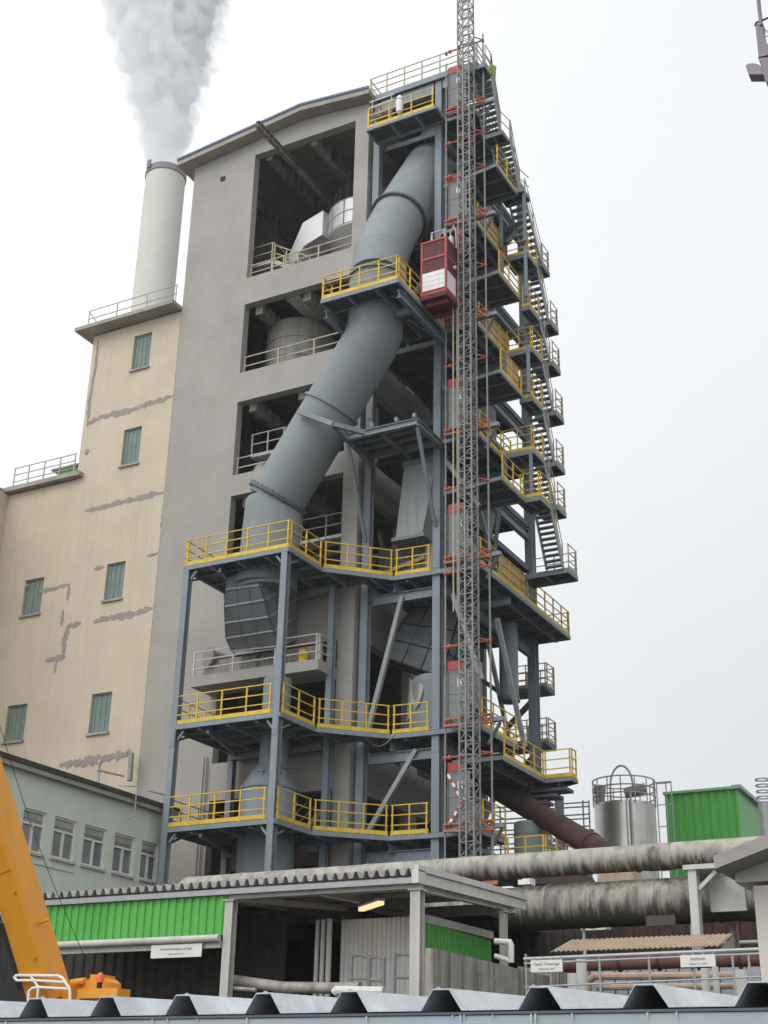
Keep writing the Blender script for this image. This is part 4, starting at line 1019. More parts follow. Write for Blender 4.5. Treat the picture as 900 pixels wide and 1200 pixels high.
sf = MB(); a, b = V((CX1,CY0-.2,4.33)), V((CX1,CY1+.3,4.50)); sf.beam(a, b, .10, .12); sf.beam(a-V((.02,0,.17)), b-V((.02,0,.17)), .05, .20); sf.box(CX1-.1,CX1+.05,CY0-.2,CY0+.1,4.05,4.3)
build('side_fascia', sf, 'shed_white', can)
def post(x, y, zt, w=.2):
    mb = MB(); t = .02
    mb.box(x-w/2,x+w/2,y-w/2,y-w/2+t,GZ,zt); mb.box(x-w/2,x+w/2,y+w/2-t,y+w/2,GZ,zt); mb.box(x-.012,x+.012,y-w/2+t,y+w/2-t,GZ,zt)
    mb.box(x-w/2-.04,x+w/2+.04,y-w/2-.03,y+w/2+.03,zt,zt+.03)
    return build('post', mb, 'canopy_white', can)
post(-12.16, 24.08, 3.94, .21); post(-16.44, 24.06, 3.94, .19); post(-12.15, 28.2, 4.05, .14); post(-21.4, 24.1, 3.9)
gp = MB().corr((-21.35,CY0-.02,3.27), (1,0,0), (0,0,.78), 4.85, .2, .035, .4, .4); pn_ = build('green_panel', gp, 'green', can)
for p in pn_.data.vertices: pass
lg = MB(); lg.tube([(-21.4,CY0-.15,3.2),(-16.55,CY0-.15,3.2)], .075, 12); lg.box(-21.4,-16.56,CY0-.08,CY0+.05,3.02,3.16)
build('lower_gutter', lg, 'canopy_white', can)
def lamp_at(label, c, ln=1.2):
    t = thing('strip_light', label, 'lamp', c); c = V(c)
    build('tube', MB().box(c.x-.06,c.x+.06,c.y-ln/2,c.y+ln/2,c.z-.09,c.z-.03), 'tube', t); build('housing', MB().box(c.x-.09,c.x+.09,c.y-ln/2-.03,c.y+ln/2+.03,c.z-.028,c.z+.03), 'white', t)
la, lb = onZ(423, 1066, 3.9), onZ(447, 1058, 3.9)
lt = thing('strip_light', 'lit yellowish strip light under the canopy roof', 'lamp', la)
build('tube', MB().beam(la, lb, .12, .07), 'tube', lt); build('housing', MB().beam(la+V((0,0,.06)), lb+V((0,0,.06)), .16, .045), 'white', lt)
# storage hall behind the canopy, its shade put into near-black walls
hall = thing('storage_hall', 'sheet clad store under the loading canopy, walls coloured dark for its shade', 'building', (-19, 33, GZ))
build('back_wall', MB().corr((-25,32.5,GZ), (1,0,0), (0,0,5.85), 14, .3, .05), 'shade_sheet', hall); build('side_wall', MB().box(-14.95,-14.75,26.3,32.5,GZ,4.04), 'shade_sheet', hall)
build('roof', MB().box(-25,-13,28.97,32.6,4.16,4.3), 'shade_sheet', hall); build('left_wall', MB().box(-25,-24.8,24.4,32.5,GZ,4.1), 'shade_sheet', hall)
build('column', MB().box(-18.1,-17.9,28.5,28.7,GZ,4.05), 'shade_sheet', hall)
build('partition', MB().corr((-24.6,26.2,GZ), (1,0,0), (0,0,5.72), 8.2, .3, .05), 'shade_sheet', hall)
lwall = thing('grey_yard_wall', 'plain grey rendered wall behind the crane boom at the left edge', 'wall', (-25.5, 25.5, GZ))
build('face', MB().box(-32,-24.2,26.6,26.9,GZ,4.0), 'office', lwall); build('coping', MB().box(-32,-24.15,26.5,26.95,4.0,4.15), 'roof_felt', lwall)
# white shed with green gable
sh_ = thing('white_shed', 'white corrugated shed with a green end wall under the canopy edge', 'shed', (-14, 27, GZ))
build('front_wall', MB().corr((-14.95,26.05,GZ), (1,0,0), (0,0,5.45), 2.0, .11, .03), 'shed_white', sh_)
build('green_wall', MB().corr((-12.92,26.0,GZ), (0,1,0), (0,0,5.3), 3.25, .16, .03), 'green', sh_)
build('core', MB().box(-14.9,-13.0,26.1,29.2,GZ,3.6), 'shed_white', sh_)
build('roof_edge', MB().beam((-12.93,25.95,3.68),(-12.93,29.3,3.72),.12,.16), 'shed_white', sh_)
build('pipe_bundle', MB().tube([(-15.1,25.8,GZ),(-15.1,25.8,3.75)], .06, 8).tube([(-15.28,25.85,GZ),(-15.28,25.85,3.75)], .05, 8).tube([(-15.45,25.9,GZ),(-15.45,25.9,3.75)], .05, 8), 'shed_white', sh_)
def hoop_rail(label, px):
    t = thing('guard_rail', label, 'railing', onY(px[0][0], 1165, 24.6), 'dark tube guard rails in front of the white shed')
    x0, x1 = onY(px[0][0], px[0][1], 24.6), onY(px[1][0], px[1][1], 24.6)
    mb = MB().tube([(x0.x,24.6,GZ),(x0.x,24.6,x0.z),(x1.x,24.6,x1.z),(x1.x,24.6,GZ)], .035, 8); mb.tube([(x0.x,24.6,x0.z-.42),(x1.x,24.6,x1.z-.42)], .025, 8)
    build('tube', mb, 'jib', t)
hoop_rail('dark tube guard rail at the left end of the white shed front', ((412,1120),(432,1121))); hoop_rail('dark tube guard rail left of centre before the white shed', ((433,1122),(450,1123))); hoop_rail('dark tube guard rail nearest the canopy post', ((463,1119),(482,1119)))
fp = thing('floor_pipework', 'dirty lagged pipes lying along the yard in front of the dark store', 'pipes', (-15, 23.5, 1.8))
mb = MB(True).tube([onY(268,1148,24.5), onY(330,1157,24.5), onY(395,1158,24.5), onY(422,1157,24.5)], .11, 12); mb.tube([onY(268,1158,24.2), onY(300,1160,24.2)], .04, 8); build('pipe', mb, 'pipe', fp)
mb = MB().tube([onY(392,1164,23.8), onY(395,1161,23.8), onY(450,1162,23.8)], .09, 10); build('white_pipe', mb, 'shed_white', fp)
# stained wall
cw = thing('retaining_wall', 'streaked bare concrete wall to the right of the canopy post', 'wall', (-10.6, 23, GZ))
a, b = onX(508,1111,-10.6), onX(617,1131,-10.6)
build('face', MB().box(-10.75,-10.6,a.y,b.y+1.2,GZ,a.z), 'streaky', cw)
rn = thing('boundary_fence', 'weathered board fence behind the left tank sign', 'fence', (-8.5, 27.2, GZ))
a, b = onY(606,1130,27.2), onY(672,1141,27.2); mb = MB(); n = 16
for k in range(n): x0 = a.x + (b.x-a.x)*k/n; mb.box(x0+.006, x0+(b.x-a.x)/n-.006, 27.2, 27.24, GZ, b.z+(a.z-b.z)*(1-k/n)*.8)
build('boards', mb, 'streaky', rn); build('rail', MB().box(a.x,b.x,27.25,27.3,1.9,2.0), 'concrete_dirty', rn)

# ------------------------------------------------------------------ pipes
YP = 30.2
def pz(x, y): return onY(x, y, YP)
pa, pb_ = pz(228,1043), pz(905,1003)
up_ = thing('upper_pipe', 'slim lagged pipe line running across above the canopy and the fat pipe', 'pipe', (pa.x, YP, pz(560,1019).z))
zP = pz(560,1019).z; rP = .29
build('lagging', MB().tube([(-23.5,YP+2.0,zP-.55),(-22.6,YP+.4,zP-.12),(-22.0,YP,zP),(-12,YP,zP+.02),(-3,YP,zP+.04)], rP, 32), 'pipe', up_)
mb = MB(True)
for x in (-20.3,-18.6,-16.6,-14.5,-12.6,-11.0,-9.7,-8.2,-7.0,-5.6): mb.tube([(x-.03,YP,zP+.01),(x+.03,YP,zP+.01)], rP+.012, 32)
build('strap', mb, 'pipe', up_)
mb = MB(True); rc = random.Random(4)
for k in range(5): x_ = -9.45+.12*k; mb.tube([(x_,YP,zP+.02),(x_+.10,YP,zP+.02)], rP+.008+.014*rc.random(), 32)
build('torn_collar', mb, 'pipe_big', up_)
YQ = 30.6
q0, q1 = onY(690,1060,YQ), onY(830,1055,YQ)
lo2 = thing('lower_pipe', 'fat dirty lagged pipe with patched cladding below the slim pipe', 'pipe', (q0.x, YQ, q0.z)); rQ = .50
zc = (q0.z+q1.z)/2
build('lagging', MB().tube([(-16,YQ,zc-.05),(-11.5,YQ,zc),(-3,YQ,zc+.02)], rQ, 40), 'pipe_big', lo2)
mb = MB(True)
for x in (-12.0,-11.0,-9.4,-8.0,-6.8): mb.tube([(x-.04,YQ,zc),(x+.04,YQ,zc)], rQ+.015, 40)
build('strap', mb, 'pipe', lo2)
mb = MB(True)
for x, w_ in ((-11.35,.5),(-10.2,.28),(-8.95,.4),(-7.5,.22)): mb.tube([(x,YQ,zc+.004),(x+w_,YQ,zc+.004)], rQ+.008, 40)
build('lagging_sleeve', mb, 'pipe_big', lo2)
mb = MB(); p = onY(853,1048,YQ-.55); mb.box(p.x-.38,p.x+.38,YQ-.6,YQ-.45,p.z-.36,p.z+.40); mb.beam((p.x-.38,YQ-.6,p.z+.42),(p.x+.38,YQ-.6,p.z+.42),.06); build('hung_sheet', mb, 'tarp', lo2)
mb = MB(); p = onY(774,1078,YQ-.5); mb.box(p.x-.33,p.x+.33,YQ-.5,YQ-.42,p.z-.12,p.z+.1); build('loose_plate', mb, 'pipe', lo2)
mb = MB(True)
for x in (-11.2,-8.7,-6.6): mb.beam((x,YQ,zc-rQ),(x+.05,YQ-.1,zc-rQ-.6),.06)
build('hanger', mb, 'galv', lo2)
sp_ = thing('pipe_trestle', 'pale grey steel post with short bracket carrying the slim pipe', 'post', (-8.3, 29.5, GZ))
pt, pbm = onY(812,1020,29.6), onY(819,1115,29.6)
build('post', MB().box(pt.x-.09,pt.x+.09,29.5,29.75,GZ,pt.z), 'canopy_white', sp_); mb = MB().box(pt.x-.18,pt.x+.55,29.45,30.4,pt.z,pt.z+.1); mb.beam((pt.x+.5,29.6,pt.z-.05),(pt.x+.1,29.6,pt.z-.4),.08); build('bracket', mb, 'canopy_white', sp_)
build('saddle', MB().tube([(pt.x,29.8,pt.z+.14),(pt.x+.1,29.8,pt.z+.14)], .12, 12), 'rust', sp_); build('rear_post', MB().box(pt.x+.35,pt.x+.5,30.9,31.1,GZ,zc-rQ), 'concrete_dirty', sp_)
# brown hall, tan roofed shed
bh = thing('brown_hall', 'dark reddish brown sheet wall below the fat pipe', 'building', (-10, 36, GZ))
zt = onY(720,1068,36).z
build('wall', MB().corr((-17,36,GZ), (1,0,0), (0,0,zt-GZ), 13, .35, .05), 'brown_wall', bh)
mb = MB(); mb.box(-16.5,-5,35.8,35.9,3.4,3.5); mb.tube([(-16,35.5,zt-1.0),(-4,35.5,zt-.95)], .05, 8); build('conduit', mb, 'rail_grey', bh)
build('white_box', MB().box(-13.0,-12.3,35.3,35.7,zt-1.05,zt-.4), 'shed_white', bh)
ts = thing('tan_shed', 'low shed with tan corrugated roof behind the tank signs', 'shed', (-9, 28.6, GZ))
e0, e1 = onY(645,1116,28.0), onY(843,1111,28.0); r1_ = onY(660,1103,29.2); 
build('roof', MB().corr((e0.x,28.0,e0.z), (1,0,0), (0,1.2,r1_.z-e0.z), e1.x-e0.x, .11, .02, .3, .3), 'tan', ts)
build('wall', MB().box(e0.x+.12,e1.x-.05,28.3,29.1,GZ,e0.z-.04), 'brown_wall', ts)
build('gable', MB().extrude([(e1.x-.04,28.15,e0.z-.35),(e1.x-.04,29.2,e0.z-.35),(e1.x-.04,29.2,r1_.z-.03),(e1.x-.04,28.15,e0.z-.03)], (.04,0,0)), 'concrete', ts)
# rail with two signs
YR = 25.0
ra, rb2 = onY(614,1124,YR), onY(905,1112,YR)
tr_ = thing('pipe_rail', 'long grey tube rail on posts carrying the two tank signs', 'railing', (ra.x, YR, GZ))
mb = MB(True).tube([(ra.x,YR,ra.z),(rb2.x,YR,rb2.z)], .035, 8); mb.tube([(ra.x,YR,ra.z-.5),(rb2.x,YR,rb2.z-.45)], .016, 8); mb.tube([(ra.x,YR,ra.z-.08),(rb2.x,YR,rb2.z-.07)], .02, 8); build('tube', mb, 'galv', tr_)
mb = MB(True)
for x_ in (616, 702, 760, 812, 858, 877): p = onY(x_, 1118, YR); mb.tube([(p.x,YR,GZ),(p.x,YR,p.z)], .022, 8)
build('post', mb, 'galv', tr_)
def sign(label, px, lines, Y, tilt=0):
    (x0,y0),(x1,y1) = px; a, b = onY(x0,y0,Y), onY(x1,y1,Y); zb, zt_ = b.z, a.z
    t = thing('sign', label, 'sign', ((a.x+b.x)/2, Y, zb), 'white lettered yard signs'); build('board', MB().box(a.x,b.x,Y-.012,Y+.012,zb,zt_), 'sign', t)
    h = zt_-zb; cxm = (a.x+b.x)/2
    for (txt, sz, fz) in lines: lettering(txt, sz*h, (cxm, Y-.013, zb+fz*h), (1,0,0), (0,0,1), 'ink', t)
    mb = MB(True)
    for fx in (.1,.38,.66,.94): mb.box(a.x+(b.x-a.x)*fx-.01, a.x+(b.x-a.x)*fx+.01, Y, Y+.01, zt_, zt_+.06)
    build('strap', mb, 'galv', t); return t
sign('white sign hanging under the green canopy panel with two lines of grey lettering', ((178,1108),(236,1121)), (('Harnstoffentladung und lager', .27, .66), ('Objektnummer 0120', .17, .27)), 23.85)
sign('white sign on the tube rail reading Heizöl Tankanlage', ((622,1125.5),(659.5,1138.5)), (('Heizöl Tankanlage', .33, .66), ('Objekt Nr. 5015', .22, .25)), YR-.06)
sign('white sign on the tube rail reading Altöltank', ((797,1119.5),(839,1132.5)), (('Altöltank', .36, .66), ('Objekt Nr. 5016', .23, .25)), YR-.06)
yp = thing('yard_pipes', 'pale and tan yard pipes running low behind the tube rail', 'pipes', (-7, 26.4, 1.6))
mb = MB(True).tube([onY(690,1160,26.3), onY(690,1149,26.3), onY(697,1144,26.3), onY(860,1143,26.3)], .07, 10); mb.tube([onY(700,1157,26.0), onY(895,1155,26.0)], .06, 10); build('pipe', mb, 'tan', yp)
mb = MB(True)
for x_, y_, w in ((681,1122,.1),(672,1141,.12),(868,1137,.12),(826,1135,.08),(838,1133,.06)): p = onY(x_,y_,25.6); mb.lathe((p.x,25.6,0), [(w,GZ),(w,p.z)], 12)
build('white_post', mb, 'shed_white', yp)
mb = MB(True).tube([onY(580,1103,26.5), onY(597,1104,26.5), onY(599,1108,26.5), onY(599,1128,26.5)], .06, 10); mb.tube([onY(580,1120,26.5), onY(598,1126,26.5)], .05, 10); build('vent_pipe', mb, 'shed_white', yp)
bp = thing('bluish_panel_fence', 'pale bluish sheet panels behind the low yard pipes', 'fence', (-8, 27.6, GZ))
a, b = onY(676,1132,27.6), onY(890,1126,27.6); mb = MB(); n = 14
for k in range(n): x0 = a.x+(b.x-a.x)*k/n; mb.box(x0+.015, x0+(b.x-a.x)/n-.015, 27.6+.01*(k % 2), 27.63+.01*(k % 2), GZ, a.z)
build('panel', mb, 'gutter_blue', bp); build('cap_rail', MB().box(a.x,b.x,27.55,27.66,a.z+.003,a.z+.05), 'galv', bp)
rt_ = thing('rust_red_pipe', 'rust red horizontal pipe behind the tube rail', 'pipe', (-8, 27.0, 2)); p, q = onY(660,1131,27.0), onY(892,1124,27.0)
build('pipe', MB().tube([(p.x,27.0,p.z),(q.x,27.0,q.z)], .13, 14), mat('red_oxide', (.12, .055, .04), .8, var=.25), rt_); mb = MB(True)
for k in range(5): x = p.x+(q.x-p.x)*(k+.5)/5; mb.tube([(x-.02,27.0,p.z+(q.z-p.z)*(k+.5)/5),(x+.02,27.0,p.z+(q.z-p.z)*(k+.5)/5)], .17, 14)
build('flange', mb, 'rust', rt_)

# ------------------------------------------------------------------ gatehouse at the right edge
gh = thing('gatehouse', 'cream corner of a near flat roofed building at the right edge', 'building', (-2.6, 12, GZ))
xg = onY(888,1100,12.0).x
build('pillar', MB().box(xg,xg+.8,12.0,13.0,GZ,onY(888,1038,12).z), 'gate', gh)
p = onY(861,1034,12.0); pr = [onY(852,1026,12), onY(852,1012,12), onY(905,991,12), onY(905,1006,12)]
sl_ = (pr[2].z-pr[1].z)/(pr[2].x-pr[1].x); xe = xg+3; zr = lambda x: pr[3].z + (x-pr[3].x)*sl_
build('lintel', MB().extrude([(p.x,12.02,p.z),(xe,12.02,p.z+.02),(xe,12.02,zr(xe)),(p.x,12.02,zr(p.x))], (0,2.5,0)), 'gate', gh)
build('roof', MB().extrude([(pr[0].x,11.6,zr(pr[0].x)),(xe,11.6,zr(xe)),(xe,11.6,zr(xe)+.11),(pr[0].x,11.6,zr(pr[0].x)+.11)], (0,3.5,0)), 'concrete', gh)
build('knee', MB().beam((p.x+.12,12.3,p.z-.01),(xg-.01,12.3,p.z-.16),.1,.05), 'gate', gh)
fin = thing('roof_post', 'slim grey flue pipe with rings on top at the right edge', 'pipe', (-14.5, 60, 9)); a = onY(901,1000,60)
build('flue', MB().lathe((a.x,60,0), [(.28,GZ),(.28,onY(896,940,60).z)], 16), 'galv', fin)
mb = MB(True)
for y_ in (913,920,927,934): p = onY(901,y_,60); mb.lathe((a.x,60,p.z), [(.31,-.03),(.31,.03),(.27,.03),(.27,-.03)], 16, cap=False)
build('ring', mb, 'galv', fin)

# ------------------------------------------------------------------ far right: silo, green hall, scaffold, brown pipe, drum
YS = 62.0
a, b = onY(697,943,YS), onY(767.5,943,YS); sxm = (a.x+b.x)/2; sr = (b.x-a.x)/2*.97; zst = (a.z+b.z)/2 - .05
si = thing('steel_silo', 'round stainless silo with railed top and side ladder', 'silo', (sxm, YS, GZ))
build('shell', MB().lathe((sxm,YS,0), [(sr,GZ),(sr,zst-.12),(sr*.97,zst),(sr*.5,zst+.15),(.02,zst+.2)], 56), 'steel_silo', si)
mb = MB()
for dz in (.35,.72,1.12): 
    pts = [(sxm+sr*1.02*math.cos(2*math.pi*k/40), YS+sr*1.02*math.sin(2*math.pi*k/40), zst+dz) for k in range(41)]; mb.tube(pts, .035, 6, cap=False)
for k in range(14): x, y = sxm+sr*1.02*math.cos(2*math.pi*k/14), YS+sr*1.02*math.sin(2*math.pi*k/14); mb.tube([(x,y,zst-.1),(x,y,zst+1.12)], .03, 6)
build('railing', mb, 'rail_grey', si)
mb = MB().tube([(sxm-.35,YS-.9,zst)] + [(sxm-.35+.55*(1-math.cos(math.pi*k/10)), YS-.9, zst+.7+1.0*math.sin(math.pi*k/10)) for k in range(11)], .05, 8); build('bent_pipe', mb, 'galv', si)
mb = MB(True).lathe((sxm-.9,YS-.8,zst), [(.22,0),(.22,.5),(.28,.5),(.28,.85)], 14); mb.tube([(sxm+.3,YS-.8,zst+.4),(sxm+1.25,YS-.6,zst+.6)], .25, 14); build('filter', mb, 'tank', si)
mb = MB(True).tube([(sxm+.75,YS-sr*.95,GZ),(sxm+.75,YS-sr*.95,zst+.4)], .06, 8); mb.tube([(sxm+.55,YS-sr*.98,GZ),(sxm+.55,YS-sr*.98,zst)], .03, 8); build('fill_pipe', mb, 'galv', si)
mb = MB(); lx = sxm+sr*1.12
for dx in (0,.45,.7):
    mb.tube([(lx+dx,YS,GZ),(lx+dx,YS,zst+.95)], .03, 6)
for k in range(10): z = zst+.9-k*1.0; mb.beam((lx,YS,z),(lx+.7,YS,z),.04)
mb.beam((sxm+sr,YS,zst+.95),(lx+.7,YS,zst+.95),.05); build('ladder', mb, 'galv', si)
for dx in (-1,0,1):
    pass
gn = thing('green_hall', 'distant bright green sheet clad hall with sloping roof beside the silo', 'building', (-19, 72, GZ))
a, b = onY(779,932,72), onY(864,929,72)
build('front_wall', MB().corr((a.x,72,GZ), (1,0,0), (0,0,a.z-GZ), b.x-a.x, .45, .06), 'green', gn)
e_ = onX(905,960,b.x)
build('side_wall', MB().extrude([(b.x+.02,72,GZ),(b.x+.02,e_.y,GZ),(b.x+.02,e_.y,e_.z),(b.x+.02,72,a.z)], (-.1,0,0)), 'green_far', gn)
build('roof', MB().beam((b.x,71.8,a.z+.1),(b.x,e_.y,e_.z+.1),.5,.2), 'galv', gn); build('eave', MB().box(a.x-.05,b.x,71.8,72.1,a.z+.003,a.z+.14), 'green_far', gn)
br_ = thing('brown_pipe', 'thick rusty brown pipe sloping down from the steel frame to the right', 'pipe', (-18, 47, 9))
p0, p1 = onY(566,915,50), onY(730,1012,46); d = (p1-p0)
build('tube', MB().tube([p0-d*.15, p0+d*1.05], .42, 28), 'rust', br_)
mb = MB(True); dn_ = d.normalized()
for t in (.12, .45, .8): c = p0+d*t; mb.tube([c-dn_*.05, c+dn_*.05], .46, 28)
build('joint_ring', mb, 'rust', br_)
dm = thing('green_drum', 'plain grey green upright drum behind the low yellow railing', 'tank', (-19.3, 49, 7)); a, b = onY(595,962,47.8), onY(633,962,47.8)
build('shell', MB().lathe(((a.x+b.x)/2,48.5,0), [((b.x-a.x)/2,6.0),((b.x-a.x)/2,a.z-.05),((b.x-a.x)/2-.05,a.z)], 40), 'office', dm)
dm.children[0].data.materials[0] = mat('drum_paint', (.24,.27,.25), .7, var=.1)
build('rim', MB().lathe(((a.x+b.x)/2,48.5,a.z-.5), [((b.x-a.x)/2+.02,0),((b.x-a.x)/2+.02,.06)], 40), 'duct', dm)
sc = thing('tube_scaffold', 'bare tube scaffold with rails in front of the silo', 'scaffold', (-22.5, 58, 8))
YC = 58.0; mb = MB(True)
for x_ in (586, 640, 683, 690): p = onY(x_, 938 if x_ > 600 else 945, YC); mb.tube([(p.x,YC,GZ),(p.x,YC,p.z)], .04, 6)
build('upright', mb, 'galv', sc); mb = MB(True)
for y_ in (946,951,960,965,974,979,990,996,1002):
    p, q = onY(560,y_+2 if y_ < 970 else y_+1,YC), onY(690,y_-6,YC); mb.tube([p,q], .035, 6)
build('ledger', mb, 'galv', sc); p = onY(686,978,YC); build('red_joint', MB().box(p.x-.35,p.x+.4,YC-.1,YC+.1,p.z-.2,p.z+.2), 'red', sc)
fs_ = thing('far_stairs', 'pale railed stair going down behind the grey green drum', 'stairs', (-18, 52, 7)); mb = MB()
p, q = onY(634,962,52), onY(664,1000,50)
for h in (0,.5,1.0): mb.beam(p+V((0,0,h-.6)), q+V((0,0,h-.6)), .05)
for k in range(6): c = p.lerp(q, k/5); mb.beam(c+V((0,0,-.6)), c+V((0,0,.4)), .05)
build('railing', mb, 'rail_grey', fs_); mb = MB()
for k in range(8): c = p.lerp(q, (k+.5)/8); mb.box(c.x-.15,c.x+.15,c.y,c.y+.7,c.z-.65,c.z-.6)
build('tread', mb, 'galv', fs_)
sc2 = thing('conveyor_trough', 'dark red sloped machinery housings half hidden behind the slim pipe', 'machinery', (-13, 40, 5)); mb = MB()
p = onY(640,1018,40); mb.extrude([onY(612,1036,40), onY(690,1036,40), onY(676,1014,40), onY(634,1020,40)], (0,1,0)); build('housing', mb, 'rust', sc2)
mb = MB(); mb.extrude([onY(698,1036,40), onY(745,1036,40), onY(738,1016,40), onY(706,1016,40)], (0,1,0)); build('tan_housing', mb, 'tan', sc2)
ob = thing('orange_barrier', 'orange slatted barrier seen between the two lagged pipes', 'barrier', (-13.5, 38, 5.4)); mb = MB(True)
a, b = onY(566,1031,38), onY(583,1036,38)
for k in range(3): z = b.z+(a.z-b.z)*k/2; mb.box(a.x,b.x,38,38.05,z,z+.08)
build('slat', mb, 'orange', ob); build('post', MB().box(a.x-.03,a.x+.03,38.06,38.1,GZ,a.z+.1), 'galv', ob)
wbx = thing('white_tank_box', 'small white box on a stand between the two lagged pipes', 'box', (-12.6, 37, 5)); a, b = onY(607,1029,37), onY(621,1036,37)
build('box', MB().box(a.x,b.x,37,37.4,b.z,a.z), 'white', wbx); build('stand', MB().box((a.x+b.x)/2-.06,(a.x+b.x)/2+.06,37.1,37.2,GZ,b.z-.003), 'galv', wbx)

# ------------------------------------------------------------------ mobile crane at left
cr = thing('mobile_crane', 'orange yellow mobile crane with thick telescopic boom leaning out of the left edge', 'crane', (-15.6, 18, GZ))
Yc = 18.0
B0 = onY(56,1172,Yc); B1 = onY(-69,760,Yc-2.2)
dd_ = (B1-B0).normalized(); u = dd_.cross(V((0,1,0))).normalized(); w = u.cross(dd_).normalized()
if u.x < 0: u = -u
if w.y > 0: w = -w
sec_ = [(-.42,-.30),(-.30,.36),(.36,.36),(.44,.26),(.44,-.42),(-.30,-.48)]
sec_ = [(a*.66, b*.66) for a, b in sec_]
vs = [B0 + u*a + w*b for a, b in sec_] + [B1 + u*a + w*b for a, b in sec_]; k = len(sec_)
mb = MB(); mb.add(vs, [tuple(range(k))[::-1], tuple(range(k,2*k))] + [(i,(i+1)%k,k+(i+1)%k,k+i) for i in range(k)]); bo = build('boom', mb, 'crane', cr)
mb = MB(True)
for t in (.12,.30,.52): c = B0.lerp(B1,t)+u*.18+w*.238; mb.tube([c, c+w*.02], .035, 8)
c = B0.lerp(B1,.20)+u*.28; mb.beam(c, c+u*.25+w*.05, .04); c = B0.lerp(B1,.6)+u*.05+w*.238; mb.beam(c, c+u*.16, .03)
build('fitting', mb, 'crane', bo)
mb = MB(True)
for t in (.36, .62): c = B0.lerp(B1,t); mb.beam(c-u*.20+w*.242, c+u*.24+w*.242, .03, .014, up=w)
build('section_seam', mb, 'crane', bo)
mb = MB(); pq = [B0.lerp(B1,t)-u*.22+w*.255 for t in (.05,.2,.4,.6,.9)]; mb.tube(pq, .018, 8); pq = [p_-u*.05 for p_ in pq]; mb.tube(pq, .012, 8); build('hydraulic_hose', mb, 'black', bo)
mb = MB(); a_, b_2, c_, d_ = [B0.lerp(B1,t)+u*k+w*.241 for t, k in ((.42,-.1),(.42,.14),(.54,.14),(.54,-.1))]
for p_, q_2 in ((a_,b_2),(b_2,c_),(c_,d_),(d_,a_)): mb.beam(p_, q_2, .012)
build('hatch_outline', mb, 'jib', bo)
def cb_(x0,y0,x1,y1,Y0,Y1,m,name,par=cr):
    a, b = onY(x0,y0,Y0), onY(x1,y1,Y0); return build(name, MB().box(a.x,b.x,Y0,Y1,b.z,a.z), m, par)
cb_(91,1159,135,1190,Yc-.2,Yc+.12,'crane','counterweight'); cb_(93,1170,138,1172,Yc-.215,Yc-.203,'mesh','ledge_shadow_strip')  # strip on the counterweight is a shadow line done in dark colour
cb_(106,1142,115,1159,Yc+.1,Yc+.5,'crane','winch_bracket')
mb = MB(True).extrude([onY(96,1159,Yc+.2),onY(106,1158,Yc+.2),onY(106,1146,Yc+.2),onY(101,1150,Yc+.2)], (0,.3,0)); mb.extrude([onY(118,1159,Yc+.1),onY(128,1159,Yc+.1),onY(128,1151,Yc+.1),onY(122,1146,Yc+.1),onY(118,1150,Yc+.1)], (0,.3,0)); build('winch_plate', mb, 'crane', cr)
mb = MB().tube([onY(84,1152,Yc+.2), onY(100,1150,Yc+.2)], .06, 16); build('winch_drum', mb, 'crane', cr)
c = onY(117.5,1146,Yc-.05); bc = build('beacon', MB().lathe(c-V((0,0,.07)), [(.055,0),(.06,.05),(.05,.12),(.02,.15)], 14), 'beacon', cr); build('beacon_socket', MB().lathe(c-V((0,0,.15)), [(.045,0),(.045,.079)], 12), 'black', bc)
cb_(0,1152,34,1176,Yc-.1,Yc+.6,'black','grille'); cb_(45,1156,63,1180,Yc-.1,Yc+.3,'black','tank_panel'); cb_(-40,1198,120,1206,Yc+.15,Yc+1.0,'crane','turntable')
cb_(-60,1207,150,1235,Yc+.1,Yc+2,'crane','carrier'); cb_(33,1155,44,1180,Yc,Yc+.4,'crane','cab_post'); cb_(64,1154,80,1180,Yc,Yc+.5,'crane','boom_foot')
for X in (-18.6,-17.0,-14.9):
    w_ = build('wheel', MB().tube([(X,17.7,GZ+.62),(X,18.1,GZ+.62)], .62, 28), 'black', cr); build('rim', MB().tube([(X,17.68,GZ+.62),(X,17.72,GZ+.62)], .32, 20), 'crane', w_)
mb = MB(); Yh = Yc-.45; P_ = lambda x, y: onY(x,y,Yh)
mb.tube([P_(42,1149), P_(20,1149), P_(17,1145.5), P_(19,1143), P_(68,1143.5), P_(73,1146), P_(81,1158), P_(82,1162), P_(82,1178)], .022, 8); mb.tube([P_(42,1149), P_(76,1151)], .02, 8)
mb.tube([P_(36,1178), P_(33,1172), P_(34,1162), P_(38,1158), P_(45,1157), P_(80,1159)], .022, 8); mb.tube([P_(36,1143.5), P_(45,1157), P_(43,1178)], .02, 8); build('handrail', mb, 'white', cr)
hook = thing('crane_rope', 'thin dark wire rope hanging beside the crane boom', 'rope', onY(109,1139,Yc+.4))
p, q = onY(-4,838,Yc-.5), onY(109,1142,Yc+.3); pts = [p.lerp(q,k/10)-V((0,0,.22*math.sin(math.pi*k/10))) for k in range(11)]; build('strand', MB().tube(pts, .006, 6), 'black', hook)

